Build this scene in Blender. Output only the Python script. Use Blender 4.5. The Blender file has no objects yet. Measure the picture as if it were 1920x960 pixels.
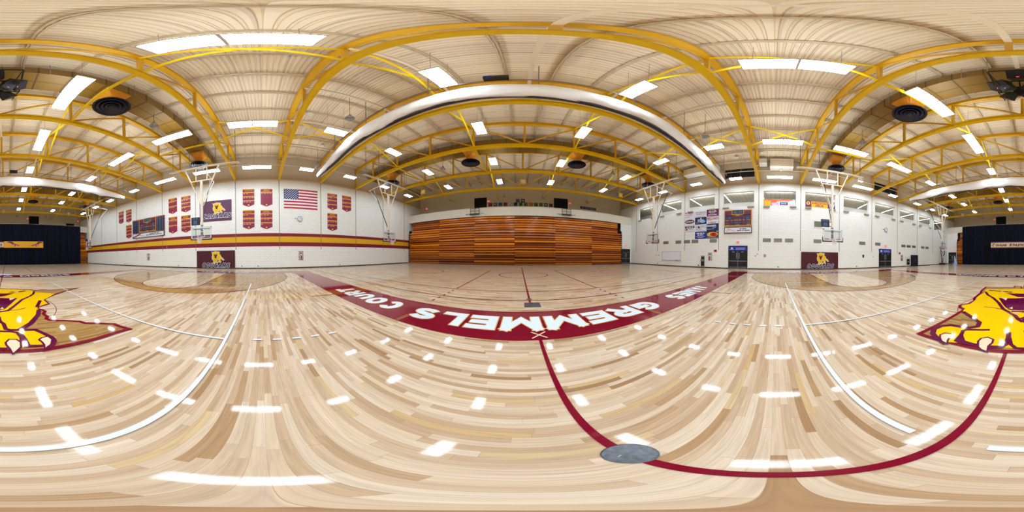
import bpy, bmesh, math, random
from mathutils import Vector, Matrix
from mathutils.geometry import tessellate_polygon
random.seed(7)
SC = bpy.context.scene
COL = SC.collection

# ---------------------------------------------------------------- room sizes (metres, camera above the origin)
XW, XE = -18.99, 19.76            # flag wall, wall with openings
YN, YS = 24.0, -35.2              # fascia walls in front of the balconies
YNB, YSB = 27.6, -38.97           # balcony back walls
CX = 0.385                        # middle of the room
ZC = 11.09                        # underside of the trusses
ZT = 14.38                        # top of the trusses
ZD = 14.66                        # roof deck
TY = [1.993 + 5.12 * k for k in range(-7, 5)]
XC = 0.364                        # centre line of the court
YC = -4.98                        # long axis of the main court

# ---------------------------------------------------------------- materials
def new_mat(name):
    m = bpy.data.materials.new(name); m.use_nodes = True
    nt = m.node_tree; nt.nodes.clear()
    out = nt.nodes.new('ShaderNodeOutputMaterial')
    b = nt.nodes.new('ShaderNodeBsdfPrincipled')
    nt.links.new(b.outputs[0], out.inputs[0])
    return m, nt, b, out

def lin(c):
    return tuple(((v / 255.0) / 12.92 if v / 255.0 <= 0.04045 else ((v / 255.0 + 0.055) / 1.055) ** 2.4) for v in c)

def mat(name, rgb, rough=0.5, metal=0.0, var=0.06, scale=3.0, coat=0.0):
    m, nt, b, out = new_mat(name)
    c = lin(rgb)
    tc = nt.nodes.new('ShaderNodeTexCoord')
    nz = nt.nodes.new('ShaderNodeTexNoise'); nz.inputs['Scale'].default_value = scale; nz.inputs['Detail'].default_value = 3
    nt.links.new(tc.outputs['Object'], nz.inputs['Vector'])
    mx = nt.nodes.new('ShaderNodeMix'); mx.data_type = 'RGBA'
    mx.inputs[6].default_value = tuple(max(0, v * (1 - var)) for v in c) + (1,)
    mx.inputs[7].default_value = tuple(min(1, v * (1 + var)) for v in c) + (1,)
    nt.links.new(nz.outputs[0], mx.inputs[0])
    nt.links.new(mx.outputs[2], b.inputs['Base Color'])
    b.inputs['Roughness'].default_value = rough
    b.inputs['Metallic'].default_value = metal
    b.inputs['Coat Weight'].default_value = coat
    b.inputs['Coat Roughness'].default_value = 0.06
    if coat > 0: b.inputs['Specular IOR Level'].default_value = 0.0; b.inputs['Coat IOR'].default_value = 1.36
    return m

def emit(name, rgb, strength):
    m, nt, b, out = new_mat(name)
    b.inputs['Base Color'].default_value = lin(rgb) + (1,)
    b.inputs['Emission Color'].default_value = lin(rgb) + (1,)
    b.inputs['Emission Strength'].default_value = strength
    return m

def N(nt, op, a, b=None, c=None):
    n = nt.nodes.new('ShaderNodeMath'); n.operation = op
    for i, v in enumerate((a, b, c)):
        if v is None: continue
        if isinstance(v, (int, float)): n.inputs[i].default_value = v
        else: nt.links.new(v, n.inputs[i])
    return n.outputs[0]

def mixc(nt, f, a, b):
    n = nt.nodes.new('ShaderNodeMix'); n.data_type = 'RGBA'
    for i, v in ((0, f), (6, a), (7, b)):
        if isinstance(v, (int, float)): n.inputs[i].default_value = v
        elif isinstance(v, tuple): n.inputs[i].default_value = v + (1,) if len(v) == 3 else v
        else: nt.links.new(v, n.inputs[i])
    return n.outputs[2]

def wood_floor(name, tint=None, tint_amt=0.0):
    """Strip maple floor: strips run along X, each board with its own tone."""
    m, nt, b, out = new_mat(name)
    tc = nt.nodes.new('ShaderNodeTexCoord'); sp = nt.nodes.new('ShaderNodeSeparateXYZ')
    geo = nt.nodes.new('ShaderNodeNewGeometry')
    nt.links.new(geo.outputs['Position'], sp.inputs[0])
    x, y = sp.outputs[0], sp.outputs[1]
    row = N(nt, 'FLOOR', N(nt, 'DIVIDE', y, 0.057))
    w1 = nt.nodes.new('ShaderNodeTexWhiteNoise'); w1.noise_dimensions = '1D'; nt.links.new(row, w1.inputs['W'])
    ln = N(nt, 'MULTIPLY_ADD', w1.outputs[0], 0.35, 0.55)
    xs = N(nt, 'DIVIDE', N(nt, 'ADD', x, N(nt, 'MULTIPLY', w1.outputs[0], 37.3)), ln)
    brd = N(nt, 'FLOOR', xs)
    cb = nt.nodes.new('ShaderNodeCombineXYZ'); nt.links.new(brd, cb.inputs[0]); nt.links.new(row, cb.inputs[1])
    w2 = nt.nodes.new('ShaderNodeTexWhiteNoise'); w2.noise_dimensions = '2D'; nt.links.new(cb.outputs[0], w2.inputs['Vector'])
    rp = nt.nodes.new('ShaderNodeValToRGB'); nt.links.new(w2.outputs[0], rp.inputs[0])
    els = rp.color_ramp.elements
    stops = [(0.0, (150, 116, 82)), (0.04, (166, 132, 96)), (0.14, (180, 151, 120)), (0.36, (191, 165, 137)), (0.62, (199, 176, 150)), (0.88, (209, 190, 167)), (1.0, (190, 158, 108))]
    els[0].position = 0; els[0].color = lin(stops[0][1]) + (1,)
    els[1].position = 1; els[1].color = lin(stops[-1][1]) + (1,)
    for p, c in stops[1:-1]:
        e = els.new(p); e.color = lin(c) + (1,)
    # grain
    mp = nt.nodes.new('ShaderNodeCombineXYZ')
    nt.links.new(N(nt, 'MULTIPLY', x, 2.2), mp.inputs[0]); nt.links.new(N(nt, 'MULTIPLY', y, 45.0), mp.inputs[1])
    nt.links.new(N(nt, 'MULTIPLY', w2.outputs[0], 50.0), mp.inputs[2])
    nz = nt.nodes.new('ShaderNodeTexNoise'); nz.inputs['Scale'].default_value = 1.0; nz.inputs['Detail'].default_value = 5
    nz.inputs['Distortion'].default_value = 1.2
    nt.links.new(mp.outputs[0], nz.inputs['Vector'])
    gr = N(nt, 'MULTIPLY_ADD', nz.outputs[0], 0.66, 0.64)
    mul = nt.nodes.new('ShaderNodeVectorMath'); mul.operation = 'SCALE'
    nt.links.new(rp.outputs[0], mul.inputs[0]); nt.links.new(gr, mul.inputs['Scale'])
    # fine seams
    fy = N(nt, 'FRACT', N(nt, 'DIVIDE', y, 0.057)); fx = N(nt, 'FRACT', xs)
    seam = N(nt, 'MAXIMUM', N(nt, 'LESS_THAN', fy, 0.025), N(nt, 'LESS_THAN', fx, 0.003))
    col = mixc(nt, N(nt, 'MULTIPLY', seam, 0.45), mul.outputs[0], lin((110, 80, 50)))
    if tint:
        mm = nt.nodes.new('ShaderNodeMix'); mm.data_type = 'RGBA'; mm.blend_type = 'MULTIPLY'
        mm.inputs[0].default_value = tint_amt; nt.links.new(col, mm.inputs[6]); mm.inputs[7].default_value = lin(tint) + (1,)
        col = mm.outputs[2]
    nt.links.new(col, b.inputs['Base Color'])
    b.inputs['Roughness'].default_value = 0.45
    b.inputs['Coat Weight'].default_value = 0.72
    b.inputs['Coat Roughness'].default_value = 0.06
    b.inputs['Specular IOR Level'].default_value = 0.05
    b.inputs['Coat IOR'].default_value = 1.4
    return m

def block_wall(name, axis, upper=True, stripes=False, joints=True, base=(246, 246, 240), jz=2.25):
    """Painted concrete block with bare block above the truss line; optional painted stripes and expansion joints."""
    m, nt, b, out = new_mat(name)
    geo = nt.nodes.new('ShaderNodeNewGeometry'); sp = nt.nodes.new('ShaderNodeSeparateXYZ')
    nt.links.new(geo.outputs['Position'], sp.inputs[0])
    h = sp.outputs[1] if axis == 'y' else sp.outputs[0]
    z = sp.outputs[2]
    cb = nt.nodes.new('ShaderNodeCombineXYZ'); nt.links.new(h, cb.inputs[0]); nt.links.new(z, cb.inputs[1])
    br = nt.nodes.new('ShaderNodeTexBrick'); nt.links.new(cb.outputs[0], br.inputs['Vector'])
    br.inputs['Scale'].default_value = 1.0
    br.inputs['Brick Width'].default_value = 0.405; br.inputs['Row Height'].default_value = 0.203
    br.inputs['Mortar Size'].default_value = 0.010; br.inputs['Mortar Smooth'].default_value = 0.4
    c = lin(base)
    br.inputs['Color1'].default_value = tuple(v * 0.98 for v in c) + (1,)
    br.inputs['Color2'].default_value = tuple(min(1, v * 1.02) for v in c) + (1,)
    br.inputs['Mortar'].default_value = tuple(v * 0.58 for v in c) + (1,)
    col = br.outputs['Color']
    if upper:
        u = lin((196, 178, 150))
        col2 = mixc(nt, br.outputs['Fac'], u, tuple(v * 0.72 for v in u))
        fz = N(nt, 'MINIMUM', 1.0, N(nt, 'MAXIMUM', 0.0, N(nt, 'MULTIPLY', N(nt, 'SUBTRACT', z, 10.95), 4.0)))
        col = mixc(nt, fz, col, col2)
    if stripes:
        mar, gold = lin((128, 10, 42)), lin((226, 176, 0))
        def band(z0, z1): return N(nt, 'MULTIPLY', N(nt, 'GREATER_THAN', z, z0), N(nt, 'LESS_THAN', z, z1))
        shade = N(nt, 'MULTIPLY', br.outputs['Fac'], 0.15)
        col = mixc(nt, band(2.58, 4.14), col, mixc(nt, shade, mar, (0, 0, 0)))
        col = mixc(nt, band(3.07, 3.75), col, mixc(nt, shade, gold, (0, 0, 0)))
    if joints:
        t = N(nt, 'DIVIDE', N(nt, 'SUBTRACT', h, 1.993), 5.12)
        d = N(nt, 'ABSOLUTE', N(nt, 'SUBTRACT', N(nt, 'FRACT', N(nt, 'ADD', t, 0.5)), 0.5))
        j = N(nt, 'MULTIPLY', N(nt, 'LESS_THAN', d, 0.011), N(nt, 'MULTIPLY', N(nt, 'LESS_THAN', z, 11.05), N(nt, 'GREATER_THAN', z, jz)))
        col = mixc(nt, N(nt, 'MULTIPLY', j, 0.6), col, lin((96, 92, 74)))
    nt.links.new(col, b.inputs['Base Color'])
    b.inputs['Roughness'].default_value = 0.6
    return m

def bleacher_wood(name):
    m, nt, b, out = new_mat(name)
    geo = nt.nodes.new('ShaderNodeNewGeometry'); sp = nt.nodes.new('ShaderNodeSeparateXYZ')
    nt.links.new(geo.outputs['Position'], sp.inputs[0])
    x, z = sp.outputs[0], sp.outputs[2]
    row = N(nt, 'FLOOR', N(nt, 'DIVIDE', z, 0.1825))
    sec = N(nt, 'FLOOR', N(nt, 'DIVIDE', N(nt, 'ADD', x, 0.6), 6.0))
    cb = nt.nodes.new('ShaderNodeCombineXYZ'); nt.links.new(sec, cb.inputs[0]); nt.links.new(row, cb.inputs[1])
    w = nt.nodes.new('ShaderNodeTexWhiteNoise'); w.noise_dimensions = '2D'; nt.links.new(cb.outputs[0], w.inputs['Vector'])
    rp = nt.nodes.new('ShaderNodeValToRGB'); nt.links.new(w.outputs[0], rp.inputs[0])
    els = rp.color_ramp.elements
    els[0].position = 0; els[0].color = lin((104, 40, 0)) + (1,)
    els[1].position = 1; els[1].color = lin((232, 142, 26)) + (1,)
    e = els.new(0.3); e.color = lin((158, 72, 4)) + (1,)
    e = els.new(0.65); e.color = lin((204, 108, 8)) + (1,)
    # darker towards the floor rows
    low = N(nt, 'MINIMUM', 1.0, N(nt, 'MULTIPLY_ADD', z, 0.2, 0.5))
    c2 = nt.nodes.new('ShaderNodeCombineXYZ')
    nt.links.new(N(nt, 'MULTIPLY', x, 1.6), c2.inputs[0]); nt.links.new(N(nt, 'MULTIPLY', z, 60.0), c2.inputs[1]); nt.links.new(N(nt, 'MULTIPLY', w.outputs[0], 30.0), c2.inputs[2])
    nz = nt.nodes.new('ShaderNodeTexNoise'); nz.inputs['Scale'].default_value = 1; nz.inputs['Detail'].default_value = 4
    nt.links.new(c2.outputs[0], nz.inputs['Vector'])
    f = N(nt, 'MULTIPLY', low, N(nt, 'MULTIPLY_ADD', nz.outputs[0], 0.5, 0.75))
    mul = nt.nodes.new('ShaderNodeVectorMath'); mul.operation = 'SCALE'
    nt.links.new(rp.outputs[0], mul.inputs[0]); nt.links.new(f, mul.inputs['Scale'])
    nt.links.new(mul.outputs[0], b.inputs['Base Color'])
    b.inputs['Roughness'].default_value = 0.22
    b.inputs['Coat Weight'].default_value = 0.3; b.inputs['Specular IOR Level'].default_value = 0.25; b.inputs['Coat Roughness'].default_value = 0.12
    return m

def tile_ceiling(name):
    m, nt, b, out = new_mat(name)
    geo = nt.nodes.new('ShaderNodeNewGeometry')
    br = nt.nodes.new('ShaderNodeTexBrick'); nt.links.new(geo.outputs['Position'], br.inputs['Vector'])
    br.offset = 0; br.inputs['Scale'].default_value = 1; br.inputs['Brick Width'].default_value = 1.2; br.inputs['Row Height'].default_value = 0.6
    br.inputs['Mortar Size'].default_value = 0.015
    br.inputs['Color1'].default_value = lin((200, 192, 172)) + (1,); br.inputs['Color2'].default_value = lin((190, 183, 164)) + (1,)
    br.inputs['Mortar'].default_value = lin((120, 115, 105)) + (1,)
    nt.links.new(br.outputs['Color'], b.inputs['Base Color']); b.inputs['Roughness'].default_value = 0.8
    return m

def deck_mat(name):
    m, nt, b, out = new_mat(name)
    geo = nt.nodes.new('ShaderNodeNewGeometry'); sp = nt.nodes.new('ShaderNodeSeparateXYZ')
    nt.links.new(geo.outputs['Position'], sp.inputs[0])
    y = sp.outputs[1]
    w = nt.nodes.new('ShaderNodeTexWhiteNoise'); w.noise_dimensions = '1D'
    nt.links.new(N(nt, 'FLOOR', N(nt, 'DIVIDE', y, 0.9)), w.inputs['W'])
    f = N(nt, 'MULTIPLY_ADD', w.outputs[0], 0.14, 0.90)
    seam = N(nt, 'LESS_THAN', N(nt, 'FRACT', N(nt, 'DIVIDE', y, 0.9)), 0.07)
    c = nt.nodes.new('ShaderNodeVectorMath'); c.operation = 'SCALE'; c.inputs[0].default_value = lin((238, 218, 184))
    nt.links.new(f, c.inputs['Scale'])
    col = mixc(nt, N(nt, 'MULTIPLY', seam, 0.35), c.outputs[0], lin((150, 128, 100)))
    nt.links.new(col, b.inputs['Base Color']); b.inputs['Roughness'].default_value = 0.55
    return m

def navy_cloth(name):
    m, nt, b, out = new_mat(name)
    geo = nt.nodes.new('ShaderNodeNewGeometry'); sp = nt.nodes.new('ShaderNodeSeparateXYZ')
    nt.links.new(geo.outputs['Position'], sp.inputs[0])
    cb = nt.nodes.new('ShaderNodeCombineXYZ'); nt.links.new(N(nt, 'MULTIPLY', sp.outputs[0], 2.2), cb.inputs[0]); nt.links.new(N(nt, 'MULTIPLY', sp.outputs[2], 0.12), cb.inputs[1])
    nz = nt.nodes.new('ShaderNodeTexNoise'); nz.inputs['Scale'].default_value = 1; nz.inputs['Detail'].default_value = 4
    nt.links.new(cb.outputs[0], nz.inputs['Vector'])
    rp = nt.nodes.new('ShaderNodeValToRGB'); nt.links.new(nz.outputs[0], rp.inputs[0])
    rp.color_ramp.elements[0].position = 0.4; rp.color_ramp.elements[0].color = lin((3, 4, 12)) + (1,)
    rp.color_ramp.elements[1].position = 0.72; rp.color_ramp.elements[1].color = lin((11, 16, 46)) + (1,)
    nt.links.new(rp.outputs[0], b.inputs['Base Color']); b.inputs['Roughness'].default_value = 0.75
    b.inputs['Specular IOR Level'].default_value = 0.15
    return m

def glass_mat(name):
    m, nt, b, out = new_mat(name)
    b.inputs['Base Color'].default_value = (0.9, 0.95, 0.95, 1); b.inputs['Roughness'].default_value = 0.03
    tr = nt.nodes.new('ShaderNodeBsdfTransparent'); tr.inputs[0].default_value = (0.90, 0.94, 0.92, 1)
    ms = nt.nodes.new('ShaderNodeMixShader')
    gl = nt.nodes.new('ShaderNodeBsdfGlossy'); gl.inputs['Roughness'].default_value = 0.03
    ms.inputs[0].default_value = 0.05; nt.links.new(tr.outputs[0], ms.inputs[1]); nt.links.new(gl.outputs[0], ms.inputs[2])
    nt.links.new(ms.outputs[0], out.inputs[0])
    return m

def lens_mat(name, strength):
    """White prismatic lens with the glow of several tubes along Y."""
    m, nt, b, out = new_mat(name)
    tc = nt.nodes.new('ShaderNodeTexCoord'); sp = nt.nodes.new('ShaderNodeSeparateXYZ'); nt.links.new(tc.outputs['Object'], sp.inputs[0])
    s = N(nt, 'SINE', N(nt, 'MULTIPLY', sp.outputs[0], 2 * math.pi * 6 / 0.6))
    st = N(nt, 'MULTIPLY_ADD', s, strength * 0.25, strength)
    b.inputs['Base Color'].default_value = (0.9, 0.9, 0.9, 1)
    b.inputs['Emission Color'].default_value = (0.76, 0.88, 1.0, 1)
    nt.links.new(st, b.inputs['Emission Strength'])
    return m

GOLD = (226, 172, 8)
M = dict(
    floor=wood_floor('maple_strip_floor'),
    stain=wood_floor('stained_maple', (202, 178, 138), 1.0),
    statewood=wood_floor('stained_maple_map', (210, 184, 128), 1.0),
    deck=deck_mat('painted_roof_deck'),
    wall_ns=block_wall('block_wall_ns', 'x', joints=False),
    wall_e=block_wall('block_wall_openings', 'y', jz=2.3),
    wall_w=block_wall('block_wall_striped', 'y', stripes=True),
    fascia=mat('painted_fascia', (226, 218, 200), 0.6),
    backwall=mat('tan_back_wall', (222, 208, 178), 0.7),
    white=mat('white_paint', (228, 226, 222), 0.5),
    floor2=mat('balcony_concrete', (150, 145, 135), 0.7),
    tile=tile_ceiling('ceiling_tile'),
    yellow=mat('yellow_truss_paint', (255, 212, 0), 0.4),
    yellowdk=mat('ochre_truss_paint', (214, 160, 6), 0.45),
    duct=mat('mustard_duct_paint', (126, 92, 16), 0.5, var=0.14, scale=0.8),
    neck=mat('orange_ochre_duct_paint', (214, 138, 14), 0.5, var=0.1, scale=1.0),
    seam=mat('dark_duct_seam', (92, 62, 14), 0.6),
    navy=mat('dark_navy_enamel', (20, 22, 44), 0.4),
    navyring=mat('blue_black_enamel', (36, 40, 66), 0.35),
    cream=mat('cream_steel', (226, 206, 172), 0.5),
    boothglass=mat('grey_green_pane', (104, 112, 92), 0.15),
    foldgrey=mat('grey_mesh_cloth', (88, 86, 92), 0.7),
    joistshade=mat('shaded_cream_joist_steel', (198, 176, 140), 0.5),  # cream joist steel darkened to paint in the shadowed gaps
    creamw=mat('white_steel_tube', (238, 226, 206), 0.4),
    black=mat('black_rubber', (18, 18, 20), 0.5),
    blackgl=mat('black_door_paint', (9, 9, 10), 0.45),
    dark=mat('dark_void', (14, 13, 12), 0.9),
    grey=mat('grey_steel', (150, 152, 156), 0.35, 0.6),
    greyp=mat('grey_vent_paint', (158, 150, 138), 0.6),
    silver=mat('brushed_silver', (92, 97, 104), 0.32, 0.6, var=0.8, scale=34),
    maroon=mat('maroon_paint', (116, 12, 38), 0.5, coat=0.0),
    maroonfl=mat('maroon_court_paint', (118, 4, 34), 0.4, coat=1.0),
    purplefl=mat('maroon_emblem_paint', (92, 8, 56), 0.4, coat=1.0),
    goldfl=mat('yellow_court_paint', (232, 186, 2), 0.4, var=0.02, coat=1.0),
    whitefl=mat('white_court_paint', (216, 226, 234), 0.4, var=0.03, coat=1.0),
    creamfl=mat('cream_court_paint', (226, 204, 172), 0.4, coat=1.0),
    yelline=mat('yellow_line_paint', (226, 178, 30), 0.4, coat=1.0),
    tanln=mat('bare_tan_outline', (214, 170, 100), 0.4, coat=1.0),
    banner=mat('maroon_banner_cloth', (140, 24, 62), 0.45, var=0.14, scale=2.5),
    bannergold=mat('gold_banner_print', (236, 170, 26), 0.5),
    bannerwhite=mat('pale_banner_print', (226, 200, 212), 0.5),
    padmar=mat('maroon_pad_vinyl', (74, 8, 24), 0.4),
    plum=mat('plum_banner_vinyl', (92, 44, 78), 0.45, var=0.12),
    catgold=mat('gold_emblem_print', (240, 198, 22), 0.5, var=0.02),
    lilac=mat('lilac_emblem_edge', (224, 216, 236), 0.5),
    flagred=mat('flag_red', (190, 12, 44), 0.6), flagwhite=mat('flag_white', (238, 238, 242), 0.6), flagblue=mat('flag_blue', (30, 42, 110), 0.6),
    sbmar=mat('maroon_scoreboard', (104, 14, 56), 0.4), digit=mat('dark_digit_window', (18, 26, 46), 0.25), digitblue=mat('unlit_digit_blue', (84, 116, 160), 0.4),
    adwhite=mat('white_sign_vinyl', (226, 228, 236), 0.4, var=0.02), adblue=mat('blue_sign_vinyl', (22, 44, 150), 0.4, var=0.12), adnavy=mat('navy_sign_vinyl', (10, 30, 92), 0.4, var=0.3, scale=1.2),
    adplum=mat('plum_sign_vinyl', (110, 22, 84), 0.4), adblack=mat('black_sign_vinyl', (14, 12, 14), 0.4), adred=mat('red_sign_print', (214, 30, 30), 0.4), adorange=mat('orange_sign_print', (236, 120, 24), 0.4), adyellow=mat('yellow_sign_print', (240, 180, 20), 0.4),
    admar=mat('brick_red_sign_print', (140, 30, 44), 0.4), adgrey=mat('grey_sign_print', (120, 124, 140), 0.4), adcyan=mat('light_blue_sign_print', (120, 190, 240), 0.4), adpink=mat('pink_sign_print', (232, 150, 180), 0.4),
    curtain=mat('white_divider_vinyl', (252, 252, 252), 0.7, var=0.02), navycloth=navy_cloth('navy_stage_cloth'),
    bleach=bleacher_wood('varnished_bleacher_wood'),
    rim=mat('orange_rim_steel', (226, 66, 30), 0.4), net=mat('white_net_cord', (232, 228, 224), 0.7), glass=glass_mat('backboard_glass'),
    redlamp=emit('exit_red_glow', (255, 60, 70), 2.2), led=emit('linear_led_glow', (240, 248, 255), 12.0),
    lens=lens_mat('fluorescent_lens', 42.0), rooffill=emit('added_roof_fill_glow', (222, 238, 255), 17.5),  # second glow is added to brighten the roof, not a fixture part
    whitebd=mat('whiteboard_enamel', (236, 238, 246), 0.15, var=0.01), blue=mat('royal_blue_sign', (24, 44, 170), 0.4),
    photo=mat('dark_photo_print', (60, 66, 58), 0.4, var=0.9, scale=6), photogreen=mat('green_photo_print', (84, 120, 60), 0.4, var=0.5, scale=5), photored=mat('red_photo_print', (140, 44, 48), 0.4, var=0.4, scale=5), photowhite=mat('pale_photo_print', (210, 214, 214), 0.4, var=0.2, scale=5), photoblue=mat('blue_photo_print', (70, 100, 160), 0.4, var=0.4, scale=5),
    paleblue=mat('pale_blue_cloth', (170, 184, 226), 0.6, var=0.2), red=mat('alarm_red', (150, 22, 26), 0.4), clear=mat('smoked_lamp_glass', (196, 200, 204), 0.15, 0.3),
    signyellow=mat('yellow_sign_board', (246, 196, 0), 0.5, var=0.02), bluelamp=mat('blue_motor_paint', (30, 44, 150), 0.4),
)

# ---------------------------------------------------------------- geometry helpers
FONT_CACHE = {}
def font_tris(s, bold=0.0, shear=0.0):
    key = (s, bold, shear)
    if key in FONT_CACHE: return FONT_CACHE[key]
    cu = bpy.data.curves.new('t', 'FONT'); cu.body = s; cu.offset = bold; cu.shear = shear; cu.resolution_u = 3; cu.fill_mode = 'FRONT'
    ob = bpy.data.objects.new('t', cu); COL.objects.link(ob)
    dg = bpy.context.evaluated_depsgraph_get()
    me = bpy.data.meshes.new_from_object(ob.evaluated_get(dg))
    vs = [(v.co.x, v.co.y) for v in me.vertices]; fs = [tuple(p.vertices) for p in me.polygons]
    bpy.data.objects.remove(ob); bpy.data.curves.remove(cu); bpy.data.meshes.remove(me)
    x0 = min(v[0] for v in vs); x1 = max(v[0] for v in vs); y0 = min(v[1] for v in vs); y1 = max(v[1] for v in vs)
    FONT_CACHE[key] = (vs, fs, x0, x1, y0, y1)
    return FONT_CACHE[key]

def _arc(cx, cy, rx, ry, a0, a1, n=10): return [(cx + rx * math.cos(math.radians(a0 + (a1 - a0) * i / n)), cy + ry * math.sin(math.radians(a0 + (a1 - a0) * i / n))) for i in range(n + 1)]
BLOCK = {
    'A': (1.0, [[(0, 0), (.5, 1), (1, 0)], [(.2, .3), (.8, .3)]]), 'M': (1.12, [[(0, 0), (0, 1)], [(0, 1), (.5, .12), (1, 1)], [(1, 1), (1, 0)]]),
    'N': (.95, [[(0, 0), (0, 1)], [(0, 1), (1, 0)], [(1, 0), (1, 1)]]), 'E': (.85, [[(0, 0), (0, 1)], [(0, 1), (1, 1)], [(0, .5), (.9, .5)], [(0, 0), (1, 0)]]),
    'L': (.8, [[(0, 1), (0, 0)], [(0, 0), (1, 0)]]), 'T': (.9, [[(0, 1), (1, 1)], [(.5, 1), (.5, 0)]]), 'I': (.3, [[(.5, 0), (.5, 1)]]),
    'R': (.95, [[(0, 0), (0, 1)], [(0, 1), (.62, 1)] + _arc(.62, .74, .38, .26, 90, -90, 8) + [(0, .48)], [(.5, .48), (1, 0)]]),
    'O': (1.0, [_arc(.5, .5, .5, .5, 90, 450, 24)]), 'C': (.95, [_arc(.52, .5, .5, .5, 40, 320, 18)]),
    'G': (1.0, [_arc(.5, .5, .5, .5, 42, 360, 20), [(1, .5), (.55, .5)], [(1, .45), (1, .05)]]),
    'U': (.95, [[(0, 1), (0, .4)] + _arc(.5, .4, .5, .4, 180, 360, 12)[1:-1] + [(1, .4), (1, 1)]]),
    'J': (.75, [[(1, 1), (1, .35)] + _arc(.5, .35, .5, .35, 0, -165, 9)[1:]]),
    'S': (.9, [_arc(.5, .76, .5, .24, 25, 270, 10) + _arc(.5, .25, .5, .25, 90, -155, 10)[1:]]),
    'H': (.95, [[(0, 0), (0, 1)], [(1, 0), (1, 1)], [(0, .5), (1, .5)]]), 'D': (.95, [[(0, 0), (0, 1)], [(0, 1), (.5, 1)] + _arc(.5, .5, .5, .5, 90, -90, 10) + [(0, 0)]]), 'K': (.95, [[(0, 0), (0, 1)], [(1, 1), (.05, .45)], [(.3, .6), (1, 0)]]),
}
class MB:
    def __init__(s): s.v = []; s.f = []
    def add(s, vs, fs):
        b = len(s.v); s.v += [Vector(p) for p in vs]; s.f += [tuple(b + i for i in f) for f in fs]; return s
    def box(s, x0, x1, y0, y1, z0, z1):
        vs = [(x, y, z) for z in (z0, z1) for y in (y0, y1) for x in (x0, x1)]
        return s.add(vs, [(0, 2, 3, 1), (4, 5, 7, 6), (0, 1, 5, 4), (2, 6, 7, 3), (0, 4, 6, 2), (1, 3, 7, 5)])
    def bar(s, p, q, w, h=None, up=(0, 0, 1)):
        p, q = Vector(p), Vector(q); h = h or w; d = (q - p).normalized(); up = Vector(up)
        if abs(d.dot(up)) > 0.98: up = Vector((0, 1, 0)) if abs(d.y) < 0.9 else Vector((1, 0, 0))
        a = d.cross(up).normalized() * w / 2; b = a.cross(d).normalized() * h / 2
        vs = [p - a - b, p + a - b, p + a + b, p - a + b, q - a - b, q + a - b, q + a + b, q - a + b]
        return s.add(vs, [(0, 1, 2, 3), (7, 6, 5, 4), (0, 4, 5, 1), (1, 5, 6, 2), (2, 6, 7, 3), (3, 7, 4, 0)])
    def tube(s, pts, r, n=10, closed=False, caps=True):
        pts = [Vector(p) for p in pts]; rs = r if isinstance(r, (list, tuple)) else [r] * len(pts)
        b = len(s.v); m = len(pts); ref = None
        for i, p in enumerate(pts):
            if closed: d = (pts[(i + 1) % m] - pts[i - 1]).normalized()
            else: d = (pts[min(i + 1, m - 1)] - pts[max(i - 1, 0)]).normalized()
            if ref is None: ref = Vector((0, 0, 1)) if abs(d.z) < 0.9 else Vector((1, 0, 0))
            a = d.cross(ref).normalized(); c = a.cross(d).normalized(); ref = c
            for k in range(n):
                t = 2 * math.pi * k / n; s.v.append(p + (a * math.cos(t) + c * math.sin(t)) * rs[i])
        for i in range(m if closed else m - 1):
            for k in range(n):
                j = (i + 1) % m; l = (k + 1) % n
                s.f.append((b + i * n + k, b + i * n + l, b + j * n + l, b + j * n + k))
        if caps and not closed:
            s.f.append(tuple(b + k for k in range(n - 1, -1, -1))); s.f.append(tuple(b + (m - 1) * n + k for k in range(n)))
        return s
    def lathe(s, prof, cx, cy, n=32):
        b = len(s.v)
        for r, z in prof:
            for k in range(n):
                t = 2 * math.pi * k / n; s.v.append(Vector((cx + r * math.cos(t), cy + r * math.sin(t), z)))
        for i in range(len(prof) - 1):
            for k in range(n):
                l = (k + 1) % n; s.f.append((b + i * n + k, b + i * n + l, b + (i + 1) * n + l, b + (i + 1) * n + k))
        if prof[0][0] > 1e-4: s.f.append(tuple(b + k for k in range(n - 1, -1, -1)))
        if prof[-1][0] > 1e-4: s.f.append(tuple(b + (len(prof) - 1) * n + k for k in range(n)))
        return s
    def disc(s, c, r, nrm_r, nrm_u, n=24, r2=None):
        c = Vector(c); R_, U = Vector(nrm_r), Vector(nrm_u); r2 = r2 or r
        return s.add([c + R_ * r * math.cos(2 * math.pi * k / n) + U * r2 * math.sin(2 * math.pi * k / n) for k in range(n)], [tuple(range(n))])
    def poly(s, pts2, o, R_, U):
        o, R_, U = Vector(o), Vector(R_), Vector(U)
        tris = tessellate_polygon([[Vector((p[0], p[1], 0)) for p in pts2]])
        vs = [o + R_ * p[0] + U * p[1] for p in pts2]
        nrm = R_.cross(U); fs = []
        for t in tris:
            a, b, c = (vs[i] for i in t)
            fs.append(tuple(t) if (b - a).cross(c - a).dot(nrm) > 0 else tuple(reversed(t)))
        return s.add(vs, fs)
    def rect(s, u0, u1, v0, v1, o, R_, U): return s.poly([(u0, v0), (u1, v0), (u1, v1), (u0, v1)], o, R_, U)
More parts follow.
